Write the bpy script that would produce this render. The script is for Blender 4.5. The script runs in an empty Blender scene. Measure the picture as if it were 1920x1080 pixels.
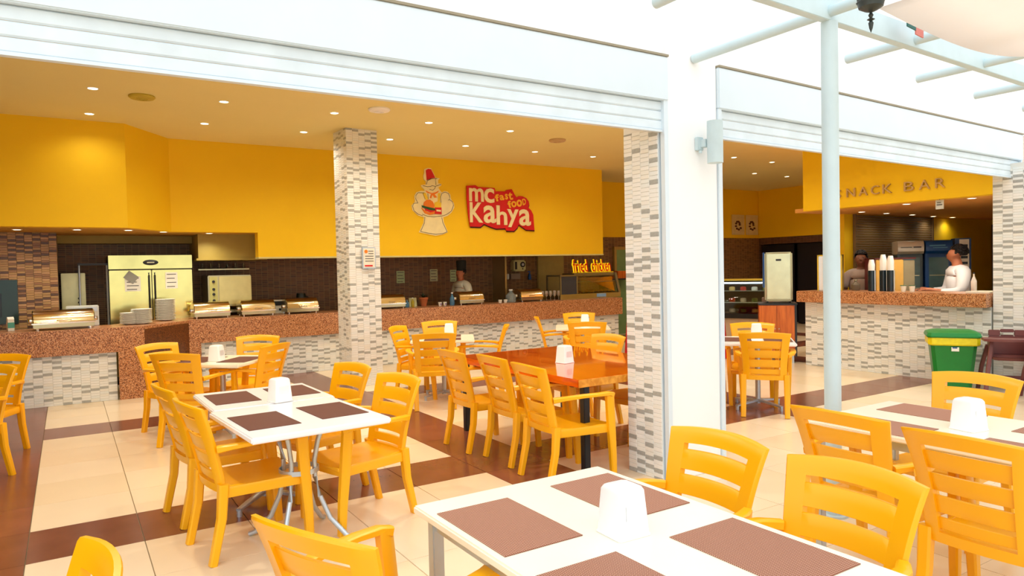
import bpy, bmesh, math, random
from mathutils import Matrix, Vector
random.seed(7)
SC = bpy.context.scene
COL = SC.collection
R = math.radians

# ---------------------------------------------------------------- camera, sky, sun, exposure
cam_d = bpy.data.cameras.new('camera'); cam = bpy.data.objects.new('camera', cam_d); COL.objects.link(cam)
YAW, PITCH, ROLL, FOC = 0.564057150, -0.0270002432, -0.0218819100, 1319.08
_f = Vector((math.sin(YAW)*math.cos(PITCH), math.cos(YAW)*math.cos(PITCH), math.sin(PITCH)))
_r = Vector((math.cos(YAW), -math.sin(YAW), 0)); _u = _r.cross(_f)
_r2 = math.cos(ROLL)*_r + math.sin(ROLL)*_u; _u2 = -math.sin(ROLL)*_r + math.cos(ROLL)*_u
m3 = Matrix((_r2, _u2, -_f)).transposed()
cam.matrix_world = Matrix.Translation((0, 0, 1.6)) @ m3.to_4x4()
cam_d.sensor_width = 36; cam_d.lens = FOC/1920*36; cam_d.clip_end = 300; cam_d.clip_start = 0.05
SC.camera = cam
CAM = Vector((0, 0, 1.6))

w = bpy.data.worlds.new('sky'); SC.world = w; w.use_nodes = True
bg = w.node_tree.nodes['Background']; bg.inputs[0].default_value = (0.93, 0.97, 1.0, 1); bg.inputs[1].default_value = 1.15

sun_d = bpy.data.lights.new('sun', 'SUN'); sun_d.energy = 0.5; sun_d.angle = R(60); sun_d.color = (1, .96, .88)
sun = bpy.data.objects.new('sun', sun_d); COL.objects.link(sun)
sun.rotation_euler = Vector((0.35, 0.75, -0.75)).to_track_quat('-Z', 'Y').to_euler()

SC.view_settings.view_transform = 'Standard'; SC.view_settings.look = 'None'
SC.view_settings.gamma = 1; SC.view_settings.use_curve_mapping = False
SC.view_settings.exposure = 0.45
DOWN_W = 55.0     # one ceiling downlight, watts

# ---------------------------------------------------------------- materials
def lin(c):
    return tuple(((x/255)/12.92 if x/255 <= .04045 else ((x/255+.055)/1.055)**2.4) for x in c)+(1,)
MATS = {}
def mat(name, c, rough=.5, metal=0, var=.06, scale=8, bump=0, bscale=60, trans=0, emit=0, spec=.5, coat=0):
    if name in MATS: return MATS[name]
    m = bpy.data.materials.new(name); m.use_nodes = True; nt = m.node_tree; b = nt.nodes['Principled BSDF']
    col = lin(c)
    n = nt.nodes.new('ShaderNodeTexNoise'); n.inputs['Scale'].default_value = scale; n.inputs['Detail'].default_value = 4
    tc = nt.nodes.new('ShaderNodeTexCoord'); nt.links.new(tc.outputs['Object'], n.inputs['Vector'])
    rp = nt.nodes.new('ShaderNodeValToRGB'); e = rp.color_ramp.elements
    e[0].position = .3; e[1].position = .7
    e[0].color = tuple(max(0, x*(1-var)) for x in col[:3])+(1,); e[1].color = tuple(min(1, x*(1+var)) for x in col[:3])+(1,)
    nt.links.new(n.outputs[0], rp.inputs[0]); nt.links.new(rp.outputs[0], b.inputs['Base Color'])
    b.inputs['Roughness'].default_value = rough; b.inputs['Metallic'].default_value = metal
    b.inputs['Specular IOR Level'].default_value = spec
    if coat: b.inputs['Coat Weight'].default_value = coat
    if trans: b.inputs['Transmission Weight'].default_value = trans; b.inputs['IOR'].default_value = 1.45
    if emit:
        b.inputs['Emission Color'].default_value = col; b.inputs['Emission Strength'].default_value = emit
    if bump:
        n2 = nt.nodes.new('ShaderNodeTexNoise'); n2.inputs['Scale'].default_value = bscale
        nt.links.new(tc.outputs['Object'], n2.inputs['Vector'])
        bp = nt.nodes.new('ShaderNodeBump'); bp.inputs['Strength'].default_value = bump; bp.inputs['Distance'].default_value = .01
        nt.links.new(n2.outputs[0], bp.inputs['Height']); nt.links.new(bp.outputs[0], b.inputs['Normal'])
    MATS[name] = m; return m
def speck_mat(name, cols, scale, rough=.3):
    m = bpy.data.materials.new(name); m.use_nodes = True; nt = m.node_tree; b = nt.nodes['Principled BSDF']
    tc = nt.nodes.new('ShaderNodeTexCoord')
    v = nt.nodes.new('ShaderNodeTexVoronoi'); v.inputs['Scale'].default_value = scale
    n = nt.nodes.new('ShaderNodeTexNoise'); n.inputs['Scale'].default_value = scale*.6; n.inputs['Detail'].default_value = 5
    nt.links.new(tc.outputs['Object'], v.inputs['Vector']); nt.links.new(tc.outputs['Object'], n.inputs['Vector'])
    sp = nt.nodes.new('ShaderNodeSeparateColor'); nt.links.new(v.outputs['Color'], sp.inputs[0])
    mx = nt.nodes.new('ShaderNodeMath'); mx.operation = 'ADD'
    m2 = nt.nodes.new('ShaderNodeMath'); m2.operation = 'MULTIPLY'; m2.inputs[1].default_value = .5
    nt.links.new(sp.outputs[0], mx.inputs[0]); nt.links.new(n.outputs[0], mx.inputs[1]); nt.links.new(mx.outputs[0], m2.inputs[0])
    rp = nt.nodes.new('ShaderNodeValToRGB'); rp.color_ramp.interpolation = 'CONSTANT'
    el = rp.color_ramp.elements
    while len(el) > 1: el.remove(el[-1])
    for i, (p, c) in enumerate(cols):
        if i == 0: el[0].position = p; el[0].color = lin(c)
        else: q = el.new(p); q.color = lin(c)
    nt.links.new(m2.outputs[0], rp.inputs[0]); nt.links.new(rp.outputs[0], b.inputs['Base Color'])
    b.inputs['Roughness'].default_value = rough
    MATS[name] = m; return m
def tile_mat(name, c1, c2, cm, axis='x', bw=.1, bh=.032, rough=.5):
    m = bpy.data.materials.new(name); m.use_nodes = True; nt = m.node_tree; b = nt.nodes['Principled BSDF']
    tc = nt.nodes.new('ShaderNodeTexCoord'); s = nt.nodes.new('ShaderNodeSeparateXYZ'); c = nt.nodes.new('ShaderNodeCombineXYZ')
    nt.links.new(tc.outputs['Object'], s.inputs[0]); nt.links.new(s.outputs[0 if axis == 'x' else 1], c.inputs[0]); nt.links.new(s.outputs[2], c.inputs[1])
    br = nt.nodes.new('ShaderNodeTexBrick'); nt.links.new(c.outputs[0], br.inputs['Vector'])
    br.inputs['Color1'].default_value = lin(c1); br.inputs['Color2'].default_value = lin(c2); br.inputs['Mortar'].default_value = lin(cm)
    br.inputs['Scale'].default_value = 1; br.inputs['Brick Width'].default_value = bw; br.inputs['Row Height'].default_value = bh
    br.inputs['Mortar Size'].default_value = .003; br.offset = 0; br.inputs['Bias'].default_value = -.2
    nt.links.new(br.outputs['Color'], b.inputs['Base Color'])
    bp = nt.nodes.new('ShaderNodeBump'); bp.invert = True; bp.inputs['Strength'].default_value = .4; bp.inputs['Distance'].default_value = .004
    nt.links.new(br.outputs['Fac'], bp.inputs['Height']); nt.links.new(bp.outputs[0], b.inputs['Normal'])
    b.inputs['Roughness'].default_value = rough
    MATS[name] = m; return m
def wood_mat(name, c1, c2, rough=.25, sx=(1.5, 14, 14), coat=0):
    m = bpy.data.materials.new(name); m.use_nodes = True; nt = m.node_tree; b = nt.nodes['Principled BSDF']
    tc = nt.nodes.new('ShaderNodeTexCoord'); mp = nt.nodes.new('ShaderNodeMapping'); mp.inputs['Scale'].default_value = sx
    nt.links.new(tc.outputs['Object'], mp.inputs[0])
    n = nt.nodes.new('ShaderNodeTexNoise'); n.inputs['Scale'].default_value = 1.6; n.inputs['Detail'].default_value = 8; n.inputs['Distortion'].default_value = .6
    nt.links.new(mp.outputs[0], n.inputs['Vector'])
    rp = nt.nodes.new('ShaderNodeValToRGB'); rp.color_ramp.elements[0].position = .35; rp.color_ramp.elements[1].position = .65
    rp.color_ramp.elements[0].color = lin(c1); rp.color_ramp.elements[1].color = lin(c2)
    nt.links.new(n.outputs[0], rp.inputs[0]); nt.links.new(rp.outputs[0], b.inputs['Base Color'])
    b.inputs['Roughness'].default_value = rough; b.inputs['Coat Weight'].default_value = coat
    MATS[name] = m; return m
def weave_mat(name, c1, c2, pitch=.006):
    m = bpy.data.materials.new(name); m.use_nodes = True; nt = m.node_tree; b = nt.nodes['Principled BSDF']
    tc = nt.nodes.new('ShaderNodeTexCoord')
    wv = nt.nodes.new('ShaderNodeTexWave'); wv.bands_direction = 'X'; wv.inputs['Scale'].default_value = 2*math.pi/20/pitch
    w2 = nt.nodes.new('ShaderNodeTexWave'); w2.bands_direction = 'Y'; w2.inputs['Scale'].default_value = 2*math.pi/20/pitch
    nt.links.new(tc.outputs['Object'], wv.inputs[0]); nt.links.new(tc.outputs['Object'], w2.inputs[0])
    mu = nt.nodes.new('ShaderNodeMath'); mu.operation = 'MULTIPLY'
    nt.links.new(wv.outputs['Fac'], mu.inputs[0]); nt.links.new(w2.outputs['Fac'], mu.inputs[1])
    mx = nt.nodes.new('ShaderNodeMix'); mx.data_type = 'RGBA'
    mx.inputs[6].default_value = lin(c1); mx.inputs[7].default_value = lin(c2)
    nt.links.new(mu.outputs[0], mx.inputs[0]); nt.links.new(mx.outputs[2], b.inputs['Base Color'])
    bp = nt.nodes.new('ShaderNodeBump'); bp.inputs['Strength'].default_value = .5; bp.inputs['Distance'].default_value = .002
    nt.links.new(mu.outputs[0], bp.inputs['Height']); nt.links.new(bp.outputs[0], b.inputs['Normal'])
    b.inputs['Roughness'].default_value = .7
    MATS[name] = m; return m

YEL = mat('yellow_plastic', (250, 180, 6), .32, var=.03, scale=2)
PAINT_Y = mat('yellow_wall_paint', (250, 204, 0), .7, var=.02, scale=1.5)
CEIL = mat('ceiling_paint', (240, 228, 160), .8, var=.02, scale=1)
WHITE = mat('white_paint', (246, 247, 247), .6, var=.015, scale=2)
BOXW = mat('shutter_white', (218, 231, 240), .4, var=.02, scale=2.5)
SLATW = mat('slat_white', (220, 233, 241), .4, var=.06, scale=5)
TOPW = mat('table_white', (245, 246, 248), .25, var=.01)
TOPC = mat('table_cream', (250, 244, 222), .25, var=.01)
DISPW = mat('dispenser_white', (250, 250, 248), .35, var=.01)
PERG = mat('pergola_grey_blue', (198, 218, 224), .45, var=.03)
SILV = mat('silver_metal', (190, 200, 208), .3, .6, var=.04)
STEEL = mat('stainless_steel', (196, 190, 150), .28, .95, var=.05, scale=3)
CHROME = mat('polished_steel', (225, 222, 212), .12, 1, var=.03)
BRASSY = mat('chafing_lid', (240, 226, 190), .14, 1, var=.03)
BLACK = mat('black_metal', (28, 34, 40), .4, var=.1)
DARK = mat('dark_void', (26, 24, 28), .6, var=.2)
GREEN = mat('green_plastic', (4, 128, 48), .35, var=.05)
YBAG = mat('yellow_bag', (232, 214, 10), .4, var=.08, scale=20, bump=.3)
BROWNP = mat('brown_plastic', (116, 62, 58), .38, var=.05)
RED = mat('red_cloth', (205, 10, 18), .8, var=.08)
GRANITE = speck_mat('granite', [(0, (104, 56, 30)), (.36, (168, 100, 56)), (.46, (208, 142, 90)), (.56, (222, 170, 124)), (.68, (140, 80, 46))], 130)
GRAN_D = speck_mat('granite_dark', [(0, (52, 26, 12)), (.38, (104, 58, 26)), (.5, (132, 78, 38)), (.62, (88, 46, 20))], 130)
GROUT = mat('grout', (226, 226, 220), .8, var=.04)
GROUTB = mat('brown_grout', (140, 120, 92), .8, var=.05)
T_W = [mat('tile_white', (240, 241, 238), .22, var=.02, scale=3), mat('tile_pale', (234, 238, 236), .22, var=.02, scale=3),
       mat('tile_cream', (238, 237, 230), .22, var=.02, scale=3), mat('tile_grey', (172, 174, 170), .3, var=.1, scale=90)]
T_B = [mat('tile_tan', (176, 134, 78), .3, var=.05), mat('tile_rust', (146, 100, 58), .3, var=.05),
       mat('tile_rose', (186, 140, 92), .3, var=.05), mat('tile_dark_brown', (92, 58, 34), .3, var=.1, scale=40)]
KTILE = tile_mat('kitchen_mosaic', (128, 86, 50), (78, 48, 28), (160, 132, 84))
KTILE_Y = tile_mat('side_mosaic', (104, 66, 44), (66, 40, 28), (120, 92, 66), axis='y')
F_BE = [mat('floor_beige', (238, 216, 182), .22, var=.03, scale=1.2), mat('floor_beige_pale', (241, 221, 190), .22, var=.03, scale=1.2)]
F_BR = [mat('floor_brown', (124, 72, 54), .2, var=.12, scale=4), mat('floor_brown_red', (132, 76, 58), .2, var=.12, scale=4)]
JOINT = mat('floor_joint', (150, 130, 100), .8)
WOOD = wood_mat('orange_wood', (200, 68, 0), (244, 112, 14), .12, (14, 1.5, 14), coat=.6)
WOODE = wood_mat('light_edge_wood', (214, 134, 30), (240, 168, 60), .3, (14, 1.5, 14))
CABW = wood_mat('cabinet_wood', (186, 88, 20), (220, 118, 40), .3, (10, 10, 1.2))
WEAVE = weave_mat('placemat_weave', (134, 74, 50), (242, 192, 162), .007)
WEAVED = weave_mat('placemat_weave_dark', (84, 38, 26), (140, 84, 64))
GLASS = mat('glass', (235, 245, 245), .03, trans=1, var=0)
PAPER = mat('paper', (238, 236, 222), .8, var=.03)
SKIN = mat('skin', (190, 118, 84), .55, var=.05)
SKIND = mat('skin_dark', (112, 66, 44), .55, var=.05)
HAIR = mat('hair_black', (22, 16, 16), .6, var=.2)
SHIRT = mat('white_shirt', (238, 236, 240), .8, var=.02)
SHIRTG = mat('grey_shirt', (170, 150, 140), .8, var=.03)
PANTS = mat('dark_trousers', (28, 28, 34), .8, var=.1)
BLUE = mat('blue_panel', (6, 72, 140), .35, var=.05)
OLIVE = mat('olive_paint', (168, 146, 66), .6, var=.04)
LAMPE = mat('lamp_glow', (255, 240, 200), .5, emit=6, var=0)

# ---------------------------------------------------------------- mesh builder
class MB:
    def __init__(s): s.v = []; s.f = []; s.m = []
    def add(s, vs, fs, mi=0):
        o = len(s.v); s.v += [tuple(x) for x in vs]
        for f in fs: s.f.append(tuple(i+o for i in f)); s.m.append(mi)
        return s
    def box(s, a, b, mi=0, rot=None, top=None):
        x0, y0, z0 = a; x1, y1, z1 = b
        vs = [(x0, y0, z0), (x1, y0, z0), (x1, y1, z0), (x0, y1, z0), (x0, y0, z1), (x1, y0, z1), (x1, y1, z1), (x0, y1, z1)]
        if rot is not None: vs = [rot @ Vector(q) for q in vs]
        return s.add(vs, [(3, 2, 1, 0), (4, 5, 6, 7), (0, 1, 5, 4), (1, 2, 6, 5), (2, 3, 7, 6), (3, 0, 4, 7)], mi)
    def rings(s, rs, mi=0, cap=True, closed=False):
        n = len(rs[0]); fs = []; vs = [p for r in rs for p in r]
        L = len(rs)
        for i in range(L-1 if not closed else L):
            j = (i+1) % L
            for k in range(n):
                k2 = (k+1) % n; fs.append((i*n+k, i*n+k2, j*n+k2, j*n+k))
        if cap and not closed: fs.append(tuple(range(n-1, -1, -1))); fs.append(tuple((L-1)*n+k for k in range(n)))
        return s.add(vs, fs, mi)
    def tube(s, pts, r, n=10, mi=0, cap=True, closed=False):
        pts = [Vector(p) for p in pts]; rs = []; L = len(pts)
        ref = Vector((0, 0, 1))
        for i, p in enumerate(pts):
            if closed: t = pts[(i+1) % L]-pts[i-1]
            else: t = pts[min(i+1, L-1)]-pts[max(i-1, 0)]
            t.normalize()
            a = t.cross(ref)
            if a.length < .15: a = t.cross(Vector((0, 1, 0)))
            a.normalize(); b = a.cross(t)
            rr = r[i] if isinstance(r, (list, tuple)) else r
            rs.append([p+(a*math.cos(2*math.pi*k/n)+b*math.sin(2*math.pi*k/n))*rr for k in range(n)])
        return s.rings(rs, mi, cap, closed)
    def bar(s, pts, wd, ht, mi=0, side=None):
        """rounded rectangular bar along a path; wd across (dir 'side' if given), ht the other way"""
        pts = [Vector(p) for p in pts]; rs = []; L = len(pts)
        for i, p in enumerate(pts):
            t = (pts[min(i+1, L-1)]-pts[max(i-1, 0)]).normalized()
            a = Vector(side) if side else t.cross(Vector((0, 0, 1)))
            a = (a-t*a.dot(t)).normalized(); b = a.cross(t)
            W = (wd[i] if isinstance(wd, (list, tuple)) else wd)/2; H = (ht[i] if isinstance(ht, (list, tuple)) else ht)/2
            c = .35
            q = [(W, -H*(1-c)), (W, H*(1-c)), (W*(1-c), H), (-W*(1-c), H), (-W, H*(1-c)), (-W, -H*(1-c)), (-W*(1-c), -H), (W*(1-c), -H)]
            rs.append([p+a*x+b*y for x, y in q])
        return s.rings(rs, mi)
    def cyl(s, p0, p1, r0, r1=None, n=20, mi=0):
        return s.tube([p0, p1], [r0, r0 if r1 is None else r1], n, mi)
    def lathe(s, prof, c=(0, 0, 0), n=24, mi=0, cap=True):
        rs = [[(c[0]+r*math.cos(2*math.pi*k/n), c[1]+r*math.sin(2*math.pi*k/n), c[2]+z) for k in range(n)] for r, z in prof]
        return s.rings(rs, mi, cap)
    def poly(s, pts, a, b, mi=0):
        """extrude a 2D polygon pts (list of 3D) by vector from a to b offset"""
        n = len(pts); P = [Vector(p)+Vector(a) for p in pts]+[Vector(p)+Vector(b) for p in pts]
        fs = [tuple(range(n-1, -1, -1)), tuple(range(n, 2*n))]+[(k, (k+1) % n, n+(k+1) % n, n+k) for k in range(n)]
        return s.add(P, fs, mi)
    def xf(s, M):
        s.v = [tuple(M @ Vector(p)) for p in s.v]; return s
    def build(s, name, mats, parent=None, bevel=0, seg=2, smooth=True, loc=None, rz=0):
        me = bpy.data.meshes.new(name); me.from_pydata(s.v, [], s.f)
        if not isinstance(mats, (list, tuple)): mats = [mats]
        for q in mats: me.materials.append(q)
        if len(mats) > 1: me.polygons.foreach_set('material_index', s.m)
        bm = bmesh.new(); bm.from_mesh(me)
        if len(bm.faces) < 6000: bmesh.ops.recalc_face_normals(bm, faces=bm.faces)
        if bevel:
            es = [e for e in bm.edges if len(e.link_faces) == 2 and e.calc_face_angle(0) > R(35)]
            bmesh.ops.bevel(bm, geom=es, offset=bevel, segments=seg, affect='EDGES', clamp_overlap=True)
        bm.to_mesh(me); bm.free()
        if smooth:
            me.shade_smooth(); me.set_sharp_from_angle(angle=R(38))
        o = bpy.data.objects.new(name, me); COL.objects.link(o)
        if parent: o.parent = parent
        if loc: o.location = loc
        if rz: o.rotation_euler.z = rz
        return o
def tag(o, label=None, cat=None, group=None, kind=None):
    if label: o['label'] = label
    if cat: o['category'] = cat
    if group: o['group'] = group
    if kind: o['kind'] = kind
    return o
def empty(name, loc, rz=0, label=None, cat=None, group=None, kind=None):
    o = bpy.data.objects.new(name, None); COL.objects.link(o); o.location = loc; o.rotation_euler.z = rz
    o.empty_display_size = .1
    return tag(o, label, cat, group, kind)
def copy_tree(o, parent=None):
    c = o.copy(); COL.objects.link(c); c.parent = parent
    for ch in list(o.children): copy_tree(ch, c)
    return c
def place(proto, used, loc, rz, label, group=None):
    """first use moves the prototype, later ones copy it"""
    o = proto if not used else copy_tree(proto)
    used.append(1); o.location = loc; o.rotation_euler.z = rz; o['label'] = label
    if group: o['group'] = group
    return o
def box(name, a, b, m, parent=None, bevel=0, **k):
    return MB().box(a, b).build(name, m, parent, bevel, **k)
def text_mesh(s, size, depth, mats, name, parent, M, offset=0, shear=0, align='LEFT'):
    cu = bpy.data.curves.new(name, 'FONT'); cu.body = s; cu.size = size; cu.extrude = depth; cu.offset = offset; cu.shear = shear; cu.align_x = align
    cu.resolution_u = 3
    t = bpy.data.objects.new(name, cu); COL.objects.link(t)
    dg = bpy.context.evaluated_depsgraph_get(); me = bpy.data.meshes.new_from_object(t.evaluated_get(dg)); bpy.data.objects.remove(t)
    me.materials.clear(); me.materials.append(mats); me.transform(M)
    o = bpy.data.objects.new(name, me); COL.objects.link(o); o.parent = parent; return o
def skin_mesh(name, verts, edges, rad, m, parent, sub=1, root=0):
    me = bpy.data.meshes.new(name); me.from_pydata(verts, edges, []); o = bpy.data.objects.new(name, me); COL.objects.link(o)
    md = o.modifiers.new('s', 'SKIN'); md.use_smooth_shade = True
    sv = me.skin_vertices[0].data if me.skin_vertices else None
    if sv is None:
        bm = bmesh.new(); bm.from_mesh(me); bm.verts.layers.skin.verify(); bm.to_mesh(me); bm.free(); sv = me.skin_vertices[0].data
    for i, r in enumerate(rad):
        sv[i].radius = (r, r) if not isinstance(r, tuple) else r
        sv[i].use_root = (i == root)
    if sub:
        s2 = o.modifiers.new('u', 'SUBSURF'); s2.levels = sub; s2.render_levels = sub
    dg = bpy.context.evaluated_depsgraph_get(); me2 = bpy.data.meshes.new_from_object(o.evaluated_get(dg)); bpy.data.objects.remove(o)
    me2.materials.clear(); me2.materials.append(m); me2.shade_smooth()
    o2 = bpy.data.objects.new(name, me2); COL.objects.link(o2); o2.parent = parent; return o2

_fx = FOC
def in_view(p):
    d = Vector(p)-CAM; z = d.dot(_f)
    if z < .3: return False
    return abs(d.dot(_r2)/z*_fx) < 990 and abs(d.dot(_u2)/z*_fx) < 570

# mosaics: strips of tile standing proud of a grout bed; the nearest are objects, the rest one part
TILE_MESH = {}
def tile_mesh(mats, mi, tw, th, dep):
    k = (mats[0].name, mi, tw, th, dep)
    if k not in TILE_MESH:
        me = bpy.data.meshes.new('tile'); x, z, c = tw/2, th/2, dep*.5
        vs = [(-x, 0, -z), (x, 0, -z), (x, 0, z), (-x, 0, z), (-x+c, -dep, -z+c), (x-c, -dep, -z+c), (x-c, -dep, z-c), (-x+c, -dep, z-c)]
        me.from_pydata(vs, [], [(4, 5, 6, 7), (0, 1, 5, 4), (1, 2, 6, 5), (2, 3, 7, 6), (3, 0, 4, 7)])
        me.materials.append(mats[mi]); TILE_MESH[k] = me
    return TILE_MESH[k]
def mosaic(parent, o, ang, W, H, mats, singles=0, tw=.098, th=.030, gap=.0022, dep=.004, pdark=.2, z0=0):
    """face runs from o along direction ang (in the parent's frame) for W; its outward normal is that direction turned -90 degrees"""
    ux, uy = math.cos(ang), math.sin(ang); nx, ny = uy, -ux
    nc = max(1, round(W/(tw+gap))); cw = W/nc-gap; rows = int(H/(th+gap))
    tiles = []; prev = {}
    for c in range(nc):
        off = (th+gap)/2 if c % 2 else 0
        last = False
        for r in range(rows+1):
            z = r*(th+gap)+th/2-off
            lo = max(0, z-th/2); hi = min(H, z+th/2)
            if hi-lo < th*.35: continue
            full = hi-lo > th*.98
            dark = (not last) and random.random() < pdark*1.25
            last = dark; mi = 3 if dark else random.choice((0, 0, 1, 2))
            x = (c+.5)*(cw+gap); tiles.append((x, (lo+hi)/2, hi-lo, mi, full))
    M = parent.matrix_world if parent else Matrix()
    def wp(t): return Vector((o[0]+ux*t[0], o[1]+uy*t[0], o[2]+t[1]))
    base = Matrix.Translation(Vector(parent.location)) @ Matrix.Rotation(parent.rotation_euler.z, 4, 'Z')
    tiles.sort(key=lambda t: ((base @ wp(t))-CAM).length + (0 if in_view(base @ wp(t)) else 1000))
    n = 0; mb = MB(); c0 = dep*.5
    for t in tiles:
        p = wp(t)
        if n < singles and t[4] and in_view(base @ p):
            ob = bpy.data.objects.new('tile', tile_mesh(mats, t[3], cw, th, dep)); COL.objects.link(ob); ob.parent = parent
            ob.location = p; ob.rotation_euler.z = ang; n += 1
        else:
            x, z = cw/2, t[2]/2; q = []
            for (a, d, b) in [(-x, 0, -z), (x, 0, -z), (x, 0, z), (-x, 0, z), (-x+c0, dep, -z+c0), (x-c0, dep, -z+c0), (x-c0, dep, z-c0), (-x+c0, dep, z-c0)]:
                q.append((p[0]+ux*a+nx*d, p[1]+uy*a+ny*d, p[2]+b))
            mb.add(q, [(4, 5, 6, 7), (0, 1, 5, 4), (1, 2, 6, 5), (2, 3, 7, 6), (3, 0, 4, 7)], t[3])
    if mb.v:
        ob = mb.build('mosaic_tiles', mats, parent, smooth=False); ob['kind'] = 'stuff'

# ================================================================ THE SETTING
# ground outside + interior floor: 0.6 m tiles, brown bands every 3.6 m
floor = MB().box((-5.5, -6, -.06), (17, 13, -.008)).build('floor', JOINT, smooth=False); tag(floor, kind='structure')
ground = box('ground', (-40, -40, -.12), (60, 60, -.062), F_BE[0], smooth=False); tag(ground, kind='structure')
def tmesh(m):
    me = bpy.data.meshes.new('floor_tile'); a = .2985; b = .2997; c = .0015
    vs = [(-a, -b, -.012), (a, -b, -.012), (a, b, -.012), (-a, b, -.012), (-a+c, -b+c, 0), (a-c, -b+c, 0), (a-c, b-c, 0), (-a+c, b-c, 0)]
    me.from_pydata(vs, [], [(4, 5, 6, 7), (0, 1, 5, 4), (1, 2, 6, 5), (2, 3, 7, 6), (3, 0, 4, 7)]); me.materials.append(m); return me
FM = [tmesh(m) for m in F_BE+F_BR]
tl = []
for i in range(-9, 29):
    for j in range(-18, 14):
        x = -.25+.6*i+.3; y = 4.78+.6*j+.3
        if not (-5.4 < x < 16.9 and -5.9 < y < 12.9): continue
        brown = (y > 3.8) and ((i % 6 == 5) or (j % 6 == 0) or i < 0)
        tl.append((x, y, (2 if brown else 0)+random.randint(0, 1)))
tl.sort(key=lambda t: (Vector((t[0], t[1], 0))-CAM).length+(0 if in_view((t[0], t[1], 0)) else 1000))
mb = MB()
for k, (x, y, mi) in enumerate(tl):
    if k < 298 and in_view((x, y, 0)):
        o = bpy.data.objects.new('floor_tile', FM[mi]); COL.objects.link(o); o.parent = floor; o.location = (x, y, 0)
    else:
        me = FM[mi]; mb.add([(v.co.x+x, v.co.y+y, v.co.z) for v in me.vertices], [tuple(p.vertices) for p in me.polygons], mi)
o = mb.build('floor_tiles', F_BE+F_BR, floor, smooth=False); o['kind'] = 'stuff'

CH = 3.6                               # ceiling height
ceil = box('ceiling', (-5.5, 4.2, CH), (17, 12.9, CH+.15), CEIL, smooth=False); tag(ceil, kind='structure')
wb = MB().box((-5.5, 12.8, 0), (17, 12.95, 2.3), 0).box((-5.5, 12.81, 2.3), (17, 12.95, CH), 1).build('wall_back', [KTILE, PAINT_Y], smooth=False); tag(wb, kind='structure')
wl = box('wall_left', (-5.65, 3.75, 0), (-5.5, 12.95, CH), PAINT_Y, smooth=False); tag(wl, kind='structure')
# right side wall with the black doorway
wr = MB().box((16.2, 10.9+1.85, 0), (16.35, 12.8, 2.3), 0).box((16.2, 3.9, 0), (16.35, 9.6, 2.3), 0).box((16.2, 9.6, 2.12), (16.35, 12.75, 2.3), 0).box((16.21, 3.9, 2.3), (16.35, 12.8, CH), 1)
wr = wr.build('wall_right', [KTILE_Y, PAINT_Y], smooth=False); tag(wr, kind='structure')
d1 = MB().box((16.9, 9.4, 0), (16.95, 12.8, 2.3)).box((16.35, 12.75, 0), (16.95, 12.8, 2.3)).box((16.35, 9.55, 0), (16.95, 9.6, 2.3)).box((16.35, 9.6, 2.2), (16.95, 12.75, 2.25)).build('door_1', DARK, smooth=False); tag(d1, kind='structure')
for y0, y1 in ((9.65, 10.6), (10.65, 11.6), (11.7, 12.7)):
    MB().box((16.22, y0, 0.02), (16.26, y1, 2.1)).build('door_panel', mat('dark_door', (30, 28, 36), .3), d1, .01)

# kitchen bulkheads (yellow), kitchen ceiling, hood
bl = MB().box((-5.5, 10.45, 2.25), (.70, 10.65, CH)).build('wall_bulkhead_left', PAINT_Y, smooth=False); tag(bl, kind='structure')
bd = MB().add([(.70, 10.45, 2.25), (1.31, 11.3, 2.25), (1.31, 11.5, 2.25), (.70, 10.65, 2.25), (.70, 10.45, CH), (1.31, 11.3, CH), (1.31, 11.5, CH), (.70, 10.65, CH)],
              [(3, 2, 1, 0), (4, 5, 6, 7), (0, 1, 5, 4), (1, 2, 6, 5), (2, 3, 7, 6), (3, 0, 4, 7)]).build('wall_bulkhead_corner', PAINT_Y, smooth=False); tag(bd, kind='structure')
bm_ = MB().box((1.31, 11.3, 2.25), (2.52, 11.5, CH)).box((2.52, 11.3, 1.87), (9.4, 11.5, CH)).build('wall_bulkhead', PAINT_Y, smooth=False); tag(bm_, kind='structure')
t1 = box('trim_1', (2.52, 11.285, 1.845), (9.4, 11.52, 1.87), mat('pale_trim', (214, 206, 140), .5)); tag(t1, kind='structure')
kc = MB().add([(-5.5, 10.65, 2.25), (.70, 10.65, 2.25), (1.31, 11.5, 2.25), (9.4, 11.5, 2.25), (9.4, 12.8, 2.25), (-5.5, 12.8, 2.25),
               (-5.5, 10.65, 2.3), (.70, 10.65, 2.3), (1.31, 11.5, 2.3), (9.4, 11.5, 2.3), (9.4, 12.8, 2.3), (-5.5, 12.8, 2.3)],
              [(5, 4, 3, 2, 1, 0), (6, 7, 8, 9, 10, 11), (0, 1, 7, 6), (1, 2, 8, 7), (2, 3, 9, 8), (3, 4, 10, 9), (4, 5, 11, 10), (5, 0, 6, 11)]).build('ceiling_kitchen', mat('kitchen_ceiling', (200, 150, 60), .7), smooth=False); tag(kc, kind='structure')
beam = box('trim_2', (-.1, 12.5, 2.13), (1.75, 12.79, 2.25), OLIVE); tag(beam, kind='structure')
hood = MB().box((1.75, 11.9, 1.86), (2.75, 12.79, 2.25)).box((1.72, 11.87, 1.84), (2.78, 12.79, 1.87)).build('extractor_hood', OLIVE)
tag(hood, 'olive painted extractor hood hanging above the oven in the kitchen', 'extractor hood')
# left mosaic block in the kitchen
wk = box('wall_kitchen_left', (-5.5, 11.75, 0), (-.10, 12.78, 2.25), GROUTB, smooth=False); tag(wk, kind='structure')
mosaic(wk, (-1.6, 11.75, .93), 0, 1.5, 1.32, T_B, 0, pdark=.25, tw=.092, th=.030)
wk2 = bpy.data.objects  # (kept simple: the block further left is out of the picture)

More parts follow.
